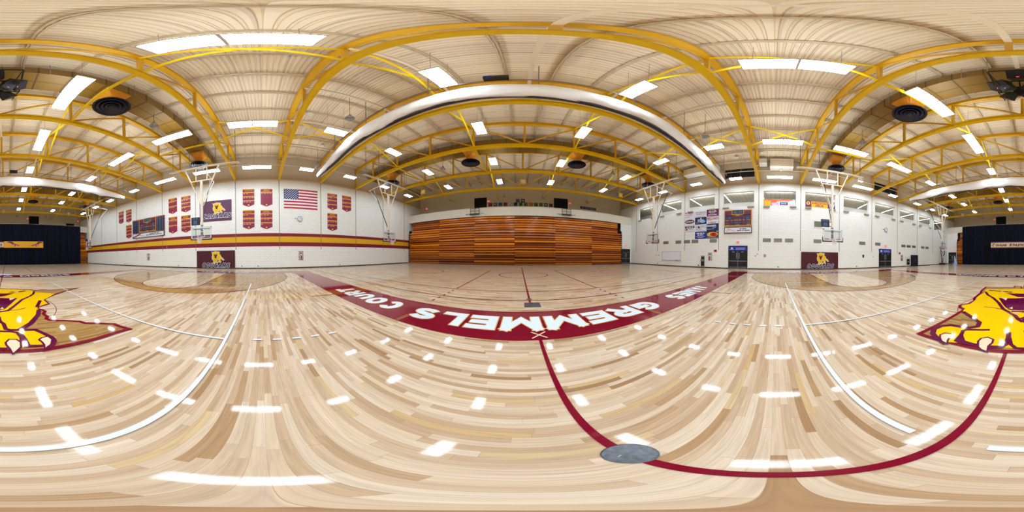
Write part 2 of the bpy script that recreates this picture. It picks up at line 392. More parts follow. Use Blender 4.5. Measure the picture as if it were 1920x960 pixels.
    def ribbon(s, pts2, w, o, R_, U, closed=False):
        o, R_, U = Vector(o), Vector(R_), Vector(U); P = [Vector((p[0], p[1])) for p in pts2]; m = len(P); L = []
        for i in range(m):
            a = P[i - 1] if (i > 0 or closed) else P[i]; b = P[(i + 1) % m] if (i < m - 1 or closed) else P[i]
            d1 = (P[i] - a); d2 = (b - P[i])
            d1 = d1.normalized() if d1.length > 1e-6 else d2.normalized()
            d2 = d2.normalized() if d2.length > 1e-6 else d1
            t = d1 + d2; t = t.normalized() if t.length > 0.2 else d1
            nn = Vector((-t.y, t.x)); k = min(1.8, 1.0 / max(0.4, nn.dot(Vector((-d1.y, d1.x)))))
            L.append((P[i] + nn * w / 2 * k, P[i] - nn * w / 2 * k))
        vs = []; fs = []
        for a, b in L: vs += [o + R_ * a.x + U * a.y, o + R_ * b.x + U * b.y]
        for i in range(m if closed else m - 1):
            j = (i + 1) % m; fs.append((2 * i, 2 * i + 1, 2 * j + 1, 2 * j))
        return s.add(vs, fs)
    def text(s, t, o, R_, U, w=None, h=None, bold=0.0, shear=0.0):
        """Lettering centred on o, fitted to w x h (either may be None)."""
        vs, fs, x0, x1, y0, y1 = font_tris(t, bold, shear)
        sx = (w / (x1 - x0)) if w else None; sy = (h / (y1 - y0)) if h else None
        sx = sx or sy; sy = sy or sx
        o, R_, U = Vector(o), Vector(R_), Vector(U)
        cx, cy = (x0 + x1) / 2, (y0 + y1) / 2
        return s.add([o + R_ * (p[0] - cx) * sx + U * (p[1] - cy) * sy for p in vs], fs)
    def block(s, t, o, R_, U, w, h, sw=.2, grow=0.0, slant=0.0, gap=.16):
        """Heavy block lettering drawn with thick strokes, centred on o."""
        adv = [BLOCK[ch][0] for ch in t]; tot = sum(adv) + gap * (len(t) - 1)
        k = w / tot; u = -w / 2; sw_ = sw * h
        nn = Vector(R_).cross(Vector(U)).normalized(); o = Vector(o); q = 0
        for ch, a in zip(t, adv):
            cw = a * k
            for st in BLOCK[ch][1]:
                q += 1; oo = o + nn * (.0004 * (q % 5))
                pts = []
                for x, y in st:
                    px = sw_ / 2 + x * (cw - sw_); py = -h / 2 + sw_ / 2 + y * (h - sw_)
                    pts.append((u + px + slant * (py + h / 2), py))
                # square ends
                ext = (0 if len(pts) > 6 and ch in 'SCGOUJ' else sw_ / 2) + grow / 2
                cl = (pts[0][0] - pts[-1][0]) ** 2 + (pts[0][1] - pts[-1][1]) ** 2 < 1e-9
                if not cl:
                    for i, j in ((0, 1), (-1, -2)):
                        v = Vector((pts[i][0] - pts[j][0], pts[i][1] - pts[j][1])).normalized() * ext
                        pts[i] = (pts[i][0] + v.x, pts[i][1] + v.y)
                s.ribbon(pts[:-1] if cl else pts, sw_ + grow, oo, R_, U, cl)
            u += cw + gap * k
        return s
    def build_each(s, name, m, parent=None):
        """One object per separate piece."""
        par = list(range(len(s.v)))
        def f(i):
            while par[i] != i: par[i] = par[par[i]]; i = par[i]
            return i
        for fc in s.f:
            for i in fc[1:]: par[f(i)] = f(fc[0])
        G = {}
        for fc in s.f: G.setdefault(f(fc[0]), []).append(fc)
        out = []
        for fs in G.values():
            ids = sorted({i for fc in fs for i in fc}); mp = {i: k for k, i in enumerate(ids)}
            mb = MB(); mb.v = [s.v[i] for i in ids]; mb.f = [tuple(mp[i] for i in fc) for fc in fs]
            out.append(mb.build(name, m, parent))
        return out
    def build(s, name, m, parent=None, origin=None, smooth=False):
        me = bpy.data.meshes.new(name)
        if parent is not None: off = Vector(parent['_o']) if '_o' in parent else Vector((0, 0, 0))
        elif origin is not None: off = Vector(origin)
        else:
            lo = [min(v[i] for v in s.v) for i in range(3)]; hi = [max(v[i] for v in s.v) for i in range(3)]
            off = Vector(((lo[0] + hi[0]) / 2, (lo[1] + hi[1]) / 2, lo[2]))
        me.from_pydata([tuple(v - off) for v in s.v], [], s.f); me.update()
        if smooth: me.polygons.foreach_set('use_smooth', [True] * len(me.polygons))
        o = bpy.data.objects.new(name, me); COL.objects.link(o)
        me.materials.append(M[m])
        o['_o'] = tuple(off)
        if parent is not None: o.parent = parent
        else: o.location = off
        return o

def thing(name, loc, label, cat, group=None):
    o = bpy.data.objects.new(name, None); COL.objects.link(o); o.location = loc; o['_o'] = tuple(loc)
    o.empty_display_size = 0.2
    return tag(o, label, cat, group)
def tag(o, label, cat, group=None):
    o['label'] = label; o['category'] = cat
    if group: o['group'] = group
    return o
def struct(o, label=None):
    o['kind'] = 'structure'
    if label: o['label'] = label
    return o
KIDS = {}
def copy_tree(o, loc=None, label=None):
    c = o.copy(); COL.objects.link(c)
    if loc is not None: c.location = loc
    if label: c['label'] = label
    def rec(src, dst):
        for ch in src.children:
            d = ch.copy(); COL.objects.link(d); d.parent = dst; rec(ch, d)
    rec(o, c)
    return c
X_, Y_, Z_ = (1, 0, 0), (0, 1, 0), (0, 0, 1)
NX, NY = (-1, 0, 0), (0, -1, 0)
WD = dict(o=None)
def wface(y, z, d=0.01): return (XW + d, y, z)      # point on the flag wall, d off the face; right = +Y there
def eface(y, z, d=0.01): return (XE - d, y, z)      # point on the openings wall; right = -Y there
ORD = ['nearest', 'second', 'third', 'fourth', 'fifth', 'sixth', 'seventh', 'eighth', 'ninth', 'tenth', 'eleventh', 'twelfth', 'thirteenth']
def ordw(i): return ORD[i]
LOGO = {
 'STATE': [(-0.0,-8.06),(0.09,-8.06),(0.16,-8.61),(0.48,-8.68),(0.48,-8.2),(1.91,-8.11),(1.87,-7.2),(1.75,-6.67),(1.7,-5.69),(1.56,-5.37),(1.6,-4.95),(1.79,-4.64),(1.68,-4.41),(1.49,-4.3),(1.56,-2.37),(1.19,-2.36),(0.77,-2.37),(0.46,-2.35),(0.21,-2.34),(-0.25,-2.36),(-0.26,-2.37),(-0.58,-2.37),(-0.91,-2.36),(-1.05,-2.38),(-1.46,-2.4),(-1.85,-2.4),(-2.25,-2.42),(-2.56,-2.38),(-2.51,-2.65),(-2.51,-2.78),(-2.24,-3.04),(-2.01,-3.18),(-1.95,-3.33),(-1.77,-3.45),(-1.64,-3.53),(-1.49,-3.58),(-1.34,-3.67),(-1.29,-3.77),(-1.35,-3.92),(-1.3,-4.15),(-1.4,-4.36),(-1.34,-4.54),(-1.21,-4.65),(-1.31,-4.84),(-1.69,-5.08),(-1.65,-5.63),(-1.8,-5.86),(-2.29,-6.34),(-2.84,-6.79),(-3.75,-7.26),(-2.96,-7.37),(-2.31,-7.25),(-2.03,-7.49),(-1.67,-7.36),(-1.46,-7.61),(-1.21,-7.69),(-0.67,-7.81),(-0.03,-7.99)],
 'BODY': [(1.76,-7.5),(1.61,-6.71),(1.66,-6.06),(1.56,-5.41),(1.55,-4.91),(1.73,-4.67),(1.67,-4.51),(1.51,-4.41),(1.46,-4.13),(1.28,-4.0),(1.0,-3.77),(0.74,-3.51),(0.7,-3.32),(0.78,-3.15),(0.92,-3.06),(1.07,-3.1),(1.27,-3.07),(1.42,-2.91),(1.41,-2.7),(1.32,-2.55),(1.2,-2.44),(1.07,-2.37),(0.96,-2.35),(0.73,-2.43),(0.49,-2.42),(0.27,-2.42),(0.1,-2.46),(-0.13,-2.46),(-0.25,-2.46),(-0.25,-2.46),(-0.37,-2.46),(-0.59,-2.47),(-0.72,-2.48),(-0.93,-2.46),(-1.05,-2.57),(-1.1,-2.7),(-1.07,-3.04),(-0.97,-3.15),(-0.83,-3.19),(-0.6,-3.2),(-0.72,-3.33),(-1.02,-3.84),(-1.16,-4.14),(-1.26,-4.52),(-1.24,-4.7),(-1.33,-4.86),(-1.67,-5.11),(-1.64,-5.6),(-2.3,-6.42),(-2.15,-6.65),(-1.59,-6.94),(-1.57,-7.17),(-1.47,-7.39),(-0.88,-7.69),(-0.03,-7.9),(-0.03,-7.94)],
 'MOUTH': [(0.83,-5.97),(0.54,-5.95),(0.15,-5.99),(-0.1,-6.07),(-0.1,-6.07),(-0.47,-6.0),(-0.76,-6.05),(-0.51,-5.28),(-0.31,-4.69),(-0.16,-4.6),(-0.17,-4.55),(0.24,-4.57),(0.4,-4.83),(0.6,-5.32)],
 'NOSE': [(0.68,-6.82),(-0.07,-6.81),(-0.07,-6.81),(-0.67,-6.86),(-0.3,-6.39),(-0.1,-6.25),(-0.1,-6.17),(0.14,-6.2)],
 'PAW_GAP': [(0.9,-2.98),(0.83,-2.72),(0.71,-2.53),(0.54,-2.49),(0.48,-2.48),(0.51,-2.39),(0.76,-2.39),(0.89,-2.44),(0.91,-2.69),(0.95,-2.89)],
 'PAW_GAP2': [(-0.56,-3.11),(-0.67,-2.98),(-0.71,-2.79),(-0.73,-2.56),(-0.94,-2.52),(-0.93,-2.45),(-0.62,-2.48),(-0.63,-2.73)],
 'CHIN': [(0.2,-4.37),(-0.07,-4.38),(-0.02,-4.17),(0.04,-4.18)],
 'CLAW1': [(1.13,-2.44),(1.19,-2.54),(1.16,-2.65),(1.05,-2.66),(1.02,-2.52),(1.0,-2.41),(0.95,-2.31),(1.05,-2.35)],
 'CLAW2': [(0.42,-2.39),(0.48,-2.58),(0.47,-2.69),(0.39,-2.76),(0.29,-2.7),(0.28,-2.58),(0.31,-2.46),(0.28,-2.29),(0.35,-2.32)],
 'CLAW3': [(-0.36,-2.66),(-0.41,-2.77),(-0.51,-2.76),(-0.57,-2.66),(-0.56,-2.5),(-0.5,-2.39),(-0.45,-2.31),(-0.42,-2.45),(-0.37,-2.58)],
 'CLAW4': [(-0.92,-2.71),(-0.97,-2.77),(-1.07,-2.79),(-1.1,-2.67),(-1.04,-2.51),(-0.94,-2.41),(-0.96,-2.5),(-0.95,-2.62)],
 'TOOTH1': [(0.73,-5.99),(0.5,-5.98),(0.5,-5.63)],
 'TOOTH2': [(0.28,-4.71),(0.19,-4.88),(0.16,-4.67)],
 'TOOTH3': [(-0.45,-6.03),(-0.68,-6.01),(-0.47,-5.68)],
 'TOOTH4': [(-0.17,-4.69),(-0.22,-4.88),(-0.28,-4.69)],
 'EYE1': [(0.98,-7.2),(0.76,-7.08),(0.9,-6.98)],
 'EYE2': [(-0.64,-7.06),(-0.92,-7.23),(-0.83,-7.05)],
 'S1': [(1.61,-6.96),(1.37,-6.39),(1.0,-5.87),(0.7,-5.3),(0.42,-4.61),(0.21,-4.35),(0.04,-4.11),(-0.07,-3.83),(-0.19,-3.66)],
 'S2': [(-1.57,-7.17),(-1.45,-6.64),(-1.26,-6.27),(-0.9,-5.77),(-0.58,-4.97),(-0.4,-4.54),(-0.17,-4.42),(-0.17,-4.46),(0.17,-4.45)],
 'S3': [(1.44,-4.09),(1.0,-3.7),(0.76,-3.47),(0.73,-3.23),(0.86,-3.11),(1.03,-3.09),(1.28,-3.08),(1.43,-2.93),(1.46,-2.71),(1.36,-2.52),(1.23,-2.42),(1.07,-2.35),(0.94,-2.28)],
 'S4': [(0.94,-2.89),(0.88,-3.0),(0.44,-3.13)],
 'S5': [(0.5,-2.45),(0.28,-2.44),(0.1,-2.46),(0.04,-2.58),(0.03,-2.83),(0.06,-3.08)],
 'S6': [(0.01,-2.83),(-0.04,-2.59),(-0.13,-2.46),(-0.25,-2.45),(-0.25,-2.45),(-0.37,-2.45)],
 'S7': [(-0.07,-3.83),(-0.18,-3.96),(-0.2,-3.72),(-0.29,-3.56),(-0.34,-3.26),(-0.43,-3.21),(-0.66,-3.2),(-0.92,-3.17),(-1.02,-3.0),(-1.13,-2.77),(-1.14,-2.62),(-1.06,-2.47),(-0.94,-2.38)],
 'S8': [(-0.22,-3.15),(-0.43,-3.14),(-0.55,-3.08),(-0.61,-2.87),(-0.61,-2.59)],
 'S9': [(-1.26,-4.52),(-1.15,-4.08),(-0.89,-3.56),(-0.59,-3.18)],
 'S10': [(-1.51,-5.54),(-1.38,-5.16),(-1.25,-4.79)],
 'S11': [(1.04,-4.74),(0.78,-4.71),(0.47,-4.6)],
 'S12': [(-0.41,-4.55),(-0.66,-4.59),(-0.91,-4.75)],
 'S13': [(1.54,-7.29),(0.98,-7.2),(0.44,-7.05)],
 'S14': [(-0.49,-7.07),(-0.84,-7.12),(-1.21,-7.33)],
}
# ================================================================ the setting
def setting():
    # floor with everything painted on it
    fl = MB().rect(XW - .3, XE + .3, YSB - .3, YNB + .3, (0, 0, 0), X_, Y_).build('floor', 'floor', origin=(0, 0, 0))
    struct(fl, 'glossy strip maple court floor')
    zc = [0]
    def P(name, mb, m, label=None, dz=None):
        o = mb.build(name, m, fl)
        if label: o['label'] = label
        return o
    def line(a, b, w, m, z, name='court_line', label=None):
        zc[0] = (zc[0] + 1) % 7; z += zc[0] * .00035
        a, b = Vector((a[0], a[1], z)), Vector((b[0], b[1], z)); d = (b - a).normalized(); n = Vector((-d.y, d.x, 0)) * w / 2
        return P(name, MB().add([a - n, b - n, b + n, a + n], [(0, 1, 2, 3)]), m, label)
    def arc(cx, cy, r, a0, a1, n=40): return [(cx + r * math.cos(a0 + (a1 - a0) * i / n), cy + r * math.sin(a0 + (a1 - a0) * i / n)) for i in range(n + 1)]
    yS, yN = 2.643, 4.215; yb0, yb1 = 2.643 - 15.24, 2.643 - 15.24 - 1.55
    xb0, xb1 = XC - 14.325, XC + 14.325; ow, oe = -15.45, 16.2
    z1, z2, z3, z4, z5, z6 = .002, .005, .008, .011, .014, .017
    o0 = lambda z: (0, 0, z)
    # broad maroon border
    P('painted_band', MB().rect(ow, oe, yS, yN, o0(z2), X_, Y_), 'maroonfl', 'broad maroon border with large white court name')
    P('painted_band', MB().rect(ow, oe, yb1, yb0, o0(z2), X_, Y_), 'maroonfl', 'broad maroon border with white college town lettering')
    P('painted_band', MB().rect(ow, xb0, yb0, yS, o0(z2), X_, Y_), 'maroonfl', 'maroon end border under the flag wall basket')
    P('painted_band', MB().rect(xb1, oe, yb0, yS, o0(z2), X_, Y_), 'maroonfl', 'maroon end border under the openings wall basket')
    # court name, read from the far side
    for z, m, bold in ((z3, 'tanln', 0.062), (z4, 'whitefl', 0.035)):
        for t, xc, w in (('JAMES', 6.05, 2.72), ('GREMMELS', 0.62, 6.35), ('COURT', -4.75, 3.3)):
            gr = 0.045 if m == 'tanln' else 0.0
            P('lettering', MB().block(t, (xc, 3.43, z), NX, NY, w, 0.76, .255, gr), m)
    for t, xc, w in (('MINNESOTA', 3.0, 6.9), ('MORRIS', -3.25, 4.3)):
        P('lettering', MB().block(t, (xc, (yb0 + yb1) / 2, z4), NX, NY, w, 0.74, .24), 'whitefl')
    P('lettering', MB().block('COUGARS', ((ow + xb0) / 2, YC, z4), Y_, NX, 7.6, 0.8, .22), 'whitefl')
    P('lettering', MB().block('COUGARS', ((oe + xb1) / 2, YC, z4), NY, X_, 7.6, 0.8, .22), 'whitefl')
    # end zones: stained arc, lane, arcs
    for s, bx in ((1, xb0), (-1, xb1)):
        hx = bx + s * 1.575; R3 = 6.75
        def pt(u, v): return (hx + s * u, YC + v)
        a = math.acos(0)
        arcp = [(R3 * math.cos(t), R3 * math.sin(t)) for t in [-math.pi / 2 + math.pi * i / 60 for i in range(61)]]
        outer = [(-1.575, -R3)] + arcp + [(-1.575, R3)]
        lane = [(-1.575, -1.83), (4.215, -1.83)] + [(4.215 + 1.83 * math.cos(t), 1.83 * math.sin(t)) for t in [-math.pi / 2 + math.pi * i / 30 for i in range(31)]] + [(4.215, 1.83), (-1.575, 1.83)]
        ring = [pt(*p) for p in outer]
        ln = [pt(*p) for p in lane]
        mb = MB(); mb.poly(ring, o0(z1), X_, Y_); P('stained_zone', mb, 'stain', 'darker stained wood inside the three point arc')
        mb = MB(); mb.poly(ln, o0(z2), X_, Y_); P('free_throw_lane', mb, 'floor', 'unstained free throw lane with rounded top')
        P('court_line', MB().ribbon(ring, .05, o0(z3), X_, Y_), 'maroonfl')
        P('court_line', MB().ribbon(ln, .05, o0(z3), X_, Y_), 'maroonfl')
        r2 = 6.02; yl = [(-1.575 + 0.0, -r2)] + [(r2 * math.cos(t), r2 * math.sin(t)) for t in [-math.pi / 2 + math.pi * i / 60 for i in range(61)]] + [(-1.575, r2)]
        P('court_line', MB().ribbon([pt(*p) for p in yl], .05, o0(z4), X_, Y_), 'yelline', 'yellow inner three point line')
    # volleyball court on the main floor
    vy0, vy1, vx0, vx1 = -.635, -9.635, XC - 9.2, XC + 9.2
    line((vx0, vy0), (XC - .19, vy0), .05, 'whitefl', z5); line((XC + .19, vy0), (vx1, vy0), .05, 'whitefl', z5)
    line((vx0, vy1), (-2.6, vy1), .05, 'whitefl', z5); line((3.3, vy1), (vx1, vy1), .05, 'whitefl', z5)
    line((vx0, vy0), (vx0, vy1), .05, 'whitefl', z5); line((vx1, vy0), (vx1, vy1), .05, 'whitefl', z5)
    for dx in (-3.04, 3.06):
        line((XC + dx, vy0 - .03), (XC + dx, vy1), .05, 'whitefl', z5, label='white volleyball attack line')
        for k in range(5):
            y = -.10 + .33 * k
            line((XC + dx - .025, y - .075), (XC + dx - .025, y + .075), .05, 'whitefl', z5, 'court_dash')
    # centre line
    line((XC, yS), (XC, -2.38), .055, 'maroonfl', z2, 'court_line', 'maroon half court line')
    line((XC, -8.2), (XC, yb0), .055, 'maroonfl', z2)
    line((XC, 4.95), (XC, 19.5), .07, 'maroonfl', z2, 'court_line', 'maroon centre line of the far side court')
    line((XC, yb1), (XC, -30), .055, 'maroonfl', z2)
    for s in (1, -1): line((XC - .13, 2.84 - s * .13), (XC + .13, 2.84 + s * .13), .03, 'creamfl', z5, 'scorer_mark', 'cream cross on the maroon border')
    for x in (-2.48, 3.19):
        for d in (-.03, .03): line((x + d, yS), (x + d, yS + .45), .012, 'tanln', z4, 'bench_mark')
    for x in (-5.66, 6.39): line((x, yS), (x, yS - .9), .05, 'maroonfl', z4, 'court_line')
    pts = arc(XC, YC, 1.83, 0, 2 * math.pi, 64)
    P('court_line', MB().ribbon(pts[:-1], .02, o0(z1), X_, Y_, closed=True), 'maroonfl', 'thin maroon centre circle around the emblem')
    # side courts north and south of the main one
    for yc, s in ((12.4, 1), (-22.4, -1)):
        ya = 6.68 if s > 0 else -16.7
        yl = 5.33 if s > 0 else -15.4
        line((-15.2, ya), (16, ya), .04, 'maroonfl', z3); line((-15.2, yl), (16, yl), .05, 'maroonfl', z3)
        for x in (-2.69, 3.47):
            line((x, ya), (x, ya + s * 9), .05, 'maroonfl', z3)
            for k in range(5): line((x, ya - s * (.3 + .41 * k)), (x, ya - s * (.45 + .41 * k)), .06, 'maroonfl', z3, 'court_dash')
        line((-8.6, ya + s * 9), (9.4, ya + s * 9), .04, 'maroonfl', z3)
        yy = 8.0 if s > 0 else -18
        for q in (0, 6.1): line((-6.25, yy + s * q), (6.9, yy + s * q), .04, 'yelline', z3)
        for x in (-6.25, 6.9): line((x, yy), (x, yy + s * 6.1), .04, 'yelline', z3)
        P('court_line', MB().ribbon(arc(XC, yc, 1.83, 0, 2 * math.pi, 48)[:-1], .05, o0(z3), X_, Y_, closed=True), 'maroonfl', 'maroon centre circle of a side court')
        for hx, sg in ((-12.4, 1), (13.1, -1)):
            for r, m in ((6.02, 'whitefl'), (6.75, 'whitefl')):
                P('court_line', MB().ribbon([(hx + sg * r * math.cos(t), yc + r * math.sin(t)) for t in [-1.5 + 3.0 * i / 40 for i in range(41)]], .045, o0(z4), X_, Y_), m)
            P('court_line', MB().ribbon([(hx + sg * (4.2 + 1.83 * math.cos(t)), yc + 1.83 * math.sin(t)) for t in [-1.57 + 3.14 * i / 24 for i in range(25)]], .045, o0(z4), X_, Y_), 'maroonfl')
            line((hx, yc + 7.0), (hx, yc - 7.0), .04, 'maroonfl', z3)
    # centre emblem: state map with a snarling cat
    off = (XC, 0, 0)
    def em(k, m, z, name, label=None):
        return P(name, MB().poly(LOGO[k], (XC, 0, z), X_, Y_), m, label)
    def st(k, w, z, closed=False, m='purplefl'):
        zc[0] = (zc[0] + 1) % 7; z += zc[0] * .0003
        return P('emblem_outline', MB().ribbon(LOGO[k], w, (XC, 0, z), X_, Y_, closed), m)
    em('STATE', 'statewood', z3, 'emblem_map', 'state outline in darker stained wood')
    st('STATE', .10, z4, True, 'maroonfl')
    em('BODY', 'goldfl', z5, 'emblem_cat', 'yellow snarling cat body')
    em('MOUTH', 'purplefl', z6, 'emblem_mouth'); em('NOSE', 'purplefl', z6, 'emblem_shadow')
    for k in ('PAW_GAP', 'PAW_GAP2'): em(k, 'purplefl', z6, 'emblem_shadow')
    em('CHIN', 'tanln', z6 + .0025, 'emblem_chin')
    for k, w in (('S1', .07), ('S2', .06), ('S3', .07), ('S4', .05), ('S5', .06), ('S6', .045), ('S7', .06), ('S8', .045), ('S9', .08), ('S10', .07), ('S11', .025), ('S12', .02), ('S13', .1), ('S14', .1)): st(k, w * 1.6, z6 + .0005)
    for k in ('CLAW1', 'CLAW2', 'CLAW3', 'CLAW4'):
        P('emblem_outline', MB().ribbon(LOGO[k], .075, (XC, 0, z6 + .003), X_, Y_, True), 'purplefl')
        em(k, 'creamfl', z6 + .004, 'emblem_claw')
    for k in ('TOOTH1', 'TOOTH2', 'TOOTH3', 'TOOTH4', 'EYE1', 'EYE2'): em(k, 'creamfl', z6 + .003, 'emblem_tooth' if k[0] == 'T' else 'emblem_eye')

    # ---- walls
    w = MB().box(XW - .3, XW, YSB - .3, YNB + .3, 0, ZD + .1).build('wall_west', 'wall_w', origin=(XW, 0, 0)); struct(w, 'white block wall with maroon and gold stripe')
    MB().box(XW, XW + .02, -34.8, 23.6, 0, .11).build('baseboard_west', 'black'); struct(bpy.data.objects['baseboard_west'])
    oy = [-.56 + 5.12 * n for n in range(-6, 5)]
    mb = MB(); T = .35
    mb.box(XE, XE + T, YSB - .3, YNB + .3, 0, 7.92); mb.box(XE, XE + T, YSB - .3, YNB + .3, 10.05, ZD + .1)
    ed = [YSB - .3] + [v for c in oy for v in (c - 2, c + 2)] + [YNB + .3]
    for i in range(0, len(ed), 2): mb.box(XE, XE + T, ed[i], ed[i + 1], 7.92, 10.05)
    w = mb.build('wall_east', 'wall_e', origin=(XE, 0, 0)); struct(w, 'white block wall with a row of gallery openings')
    # opening linings
    for i, c in enumerate(oy):
        t = .03
        mb = MB(); mb.box(XE - .005, XE + T + .005, c - 2, c - 2 + t, 7.92, 10.05); mb.box(XE - .005, XE + T + .005, c + 2 - t, c + 2, 7.92, 10.05)
        mb.box(XE - .005, XE + T + .005, c - 2, c + 2, 10.05 - t, 10.05); mb.box(XE - .005, XE + T + .005, c - 2, c + 2, 7.92, 7.92 + t)
        o = mb.build('window_%d' % (i + 1), 'white'); struct(o, 'open gallery window without glass')
    f = MB(); yc, z0_, z1_ = -5.35, 5.25, 6.2
    for q in ((yc - .62, yc - .5, z0_, z1_), (yc + .5, yc + .62, z0_, z1_), (yc - .5, yc + .5, z0_, z0_ + .1), (yc - .5, yc + .5, z1_ - .1, z1_)): f.box(XE - .03, XE, *q)
    o = f.build('window_12', 'white'); struct(o, 'small control booth window behind the shot clock')
    MB().box(XE - .012, XE - .004, yc - .5, yc + .5, z0_ + .1, z1_ - .1).build('pane', 'boothglass', o)
    # baseboards of the openings wall are broken by the doors
    for i, (a, b) in enumerate(((YS, -17.15), (-14.65, 3.28), (5.8, YN))):
        struct(MB().box(XE - .02, XE, a, b, 0, .11).build('baseboard_east' if i == 0 else 'baseboard_east_%d' % (i + 1), 'black'))
    # gallery behind the openings
    GX = 24.6
    struct(MB().box(GX, GX + .1, YSB, YNB, 7.2, 10.4).build('wall_gallery', 'white'))
    struct(MB().box(XE + T, GX, YSB, YNB, 7.1, 7.3).build('floor_gallery', 'floor2'))
    struct(MB().box(XE + T, GX, YSB, YNB, 10.18, 10.3).build('ceiling_gallery', 'tile'))
    for nm, y0, y1 in (('north', YNB, YNB + .1), ('south', YSB - .1, YSB)): struct(MB().box(XE + T, GX, y0, y1, 7.2, 10.4).build('wall_gallery_' + nm, 'white'))
    # ends: fascia, balcony, back wall
    for nm, y, s, yb, x0, x1, zb, zt in (('north', YN, 1, YNB, 17.35, -19.2, 7.4, 8.76), ('south', YS, -1, YSB, 16.95, -19.2, 7.5, 8.88)):
        mb = MB(); mb.box(XW, XE, min(y, y + s * .2), max(y, y + s * .2), zb, zt)
        mb.box(XW, XE, min(y - s * .06, y + s * .25), max(y - s * .06, y + s * .25), zt, zt + .05)
        mb.box(XW, XE, min(y - s * .05, y), max(y - s * .05, y), zb, zb + .09)
        struct(mb.build('wall_%s_parapet' % nm, 'fascia'), 'cream balcony front')
        mb = MB().box(x0, XE, min(y, y + s * .2), max(y, y + s * .2), 0, zb)
        struct(mb.build('wall_%s' % nm, 'wall_ns'), 'narrow white block wall with black double doors')
        struct(MB().box(XW, XE, min(y + s * .2, yb), max(y + s * .2, yb), zb + .05, zb + .25).build('floor_balcony_%s' % nm, 'floor2'))
        struct(MB().box(XW - .3, XE + .3, min(yb, yb + s * .3), max(yb, yb + s * .3), 0, ZD + .1).build('wall_%s_back' % nm, 'backwall'), 'tan wall behind the balcony')
        struct(MB().box(XE - .4, XE, min(y - s * .02, yb), max(y - s * .02, yb), zt, ZC).build('wall_%s_pier' % nm, 'white')) if False else None
        struct(MB().box(x0, XE, min(y - s * .02, y), max(y - s * .02, y), 0, .1).build('baseboard_%s' % nm, 'black'))
    # dark doorways in the balcony back walls
    k = 1
    for yb, s, lst in ((YNB, -1, ((-7.66, -5.57, 7.65, 11.75), (6.03, 8.44, 7.65, 11.75), (-14.5, -12.9, 7.65, 9.7))), (YSB, 1, ((-7.81, -5.44, 7.75, 11.65), (5.95, 8.33, 7.75, 11.65), (-17.1, -14.94, 7.75, 10.25)))):
        for x0, x1, z0, z1_ in lst:
            mb = MB().box(x0, x1, min(yb, yb + s * .02), max(yb, yb + s * .02), z0, z1_)
            o = struct(mb.build('door_%d' % (k + 4), 'dark'), 'dark doorway at the back of the balcony'); k += 1
            f = MB(); yf = yb + s * .03
            for a, b, c, d in ((x0 - .06, x0, z0, z1_ + .06), (x1, x1 + .06, z0, z1_ + .06), (x0, x1, z1_, z1_ + .06)): f.box(a, b, min(yb, yf), max(yb, yf), c, d)
            f.build('door_frame', 'black', o)
    # roof deck with pressed ribs running across the hall
    mb = MB(); y = YSB - .3; pr = []
    while y < YNB + .3:
        pr += [(y, ZD), (y + .12, ZD), (y + .14, ZD + .05), (y + .18, ZD + .05), (y + .20, ZD)]; y += .20
    vs = []
    for yy, zz in pr: vs += [(XW - .3, yy, zz), (XE + .3, yy, zz)]
    mb.add(vs, [(2 * i, 2 * i + 2, 2 * i + 3, 2 * i + 1) for i in range(len(pr) - 1)])
    struct(mb.build('ceiling', 'deck', origin=(0, 0, ZD)), 'cream ribbed steel roof deck')
    struct(MB().box(XW - .5, XE + .5, YSB - .5, YNB + .5, ZD + .2, ZD + .3).build('ceiling_roof_cover', 'dark'))

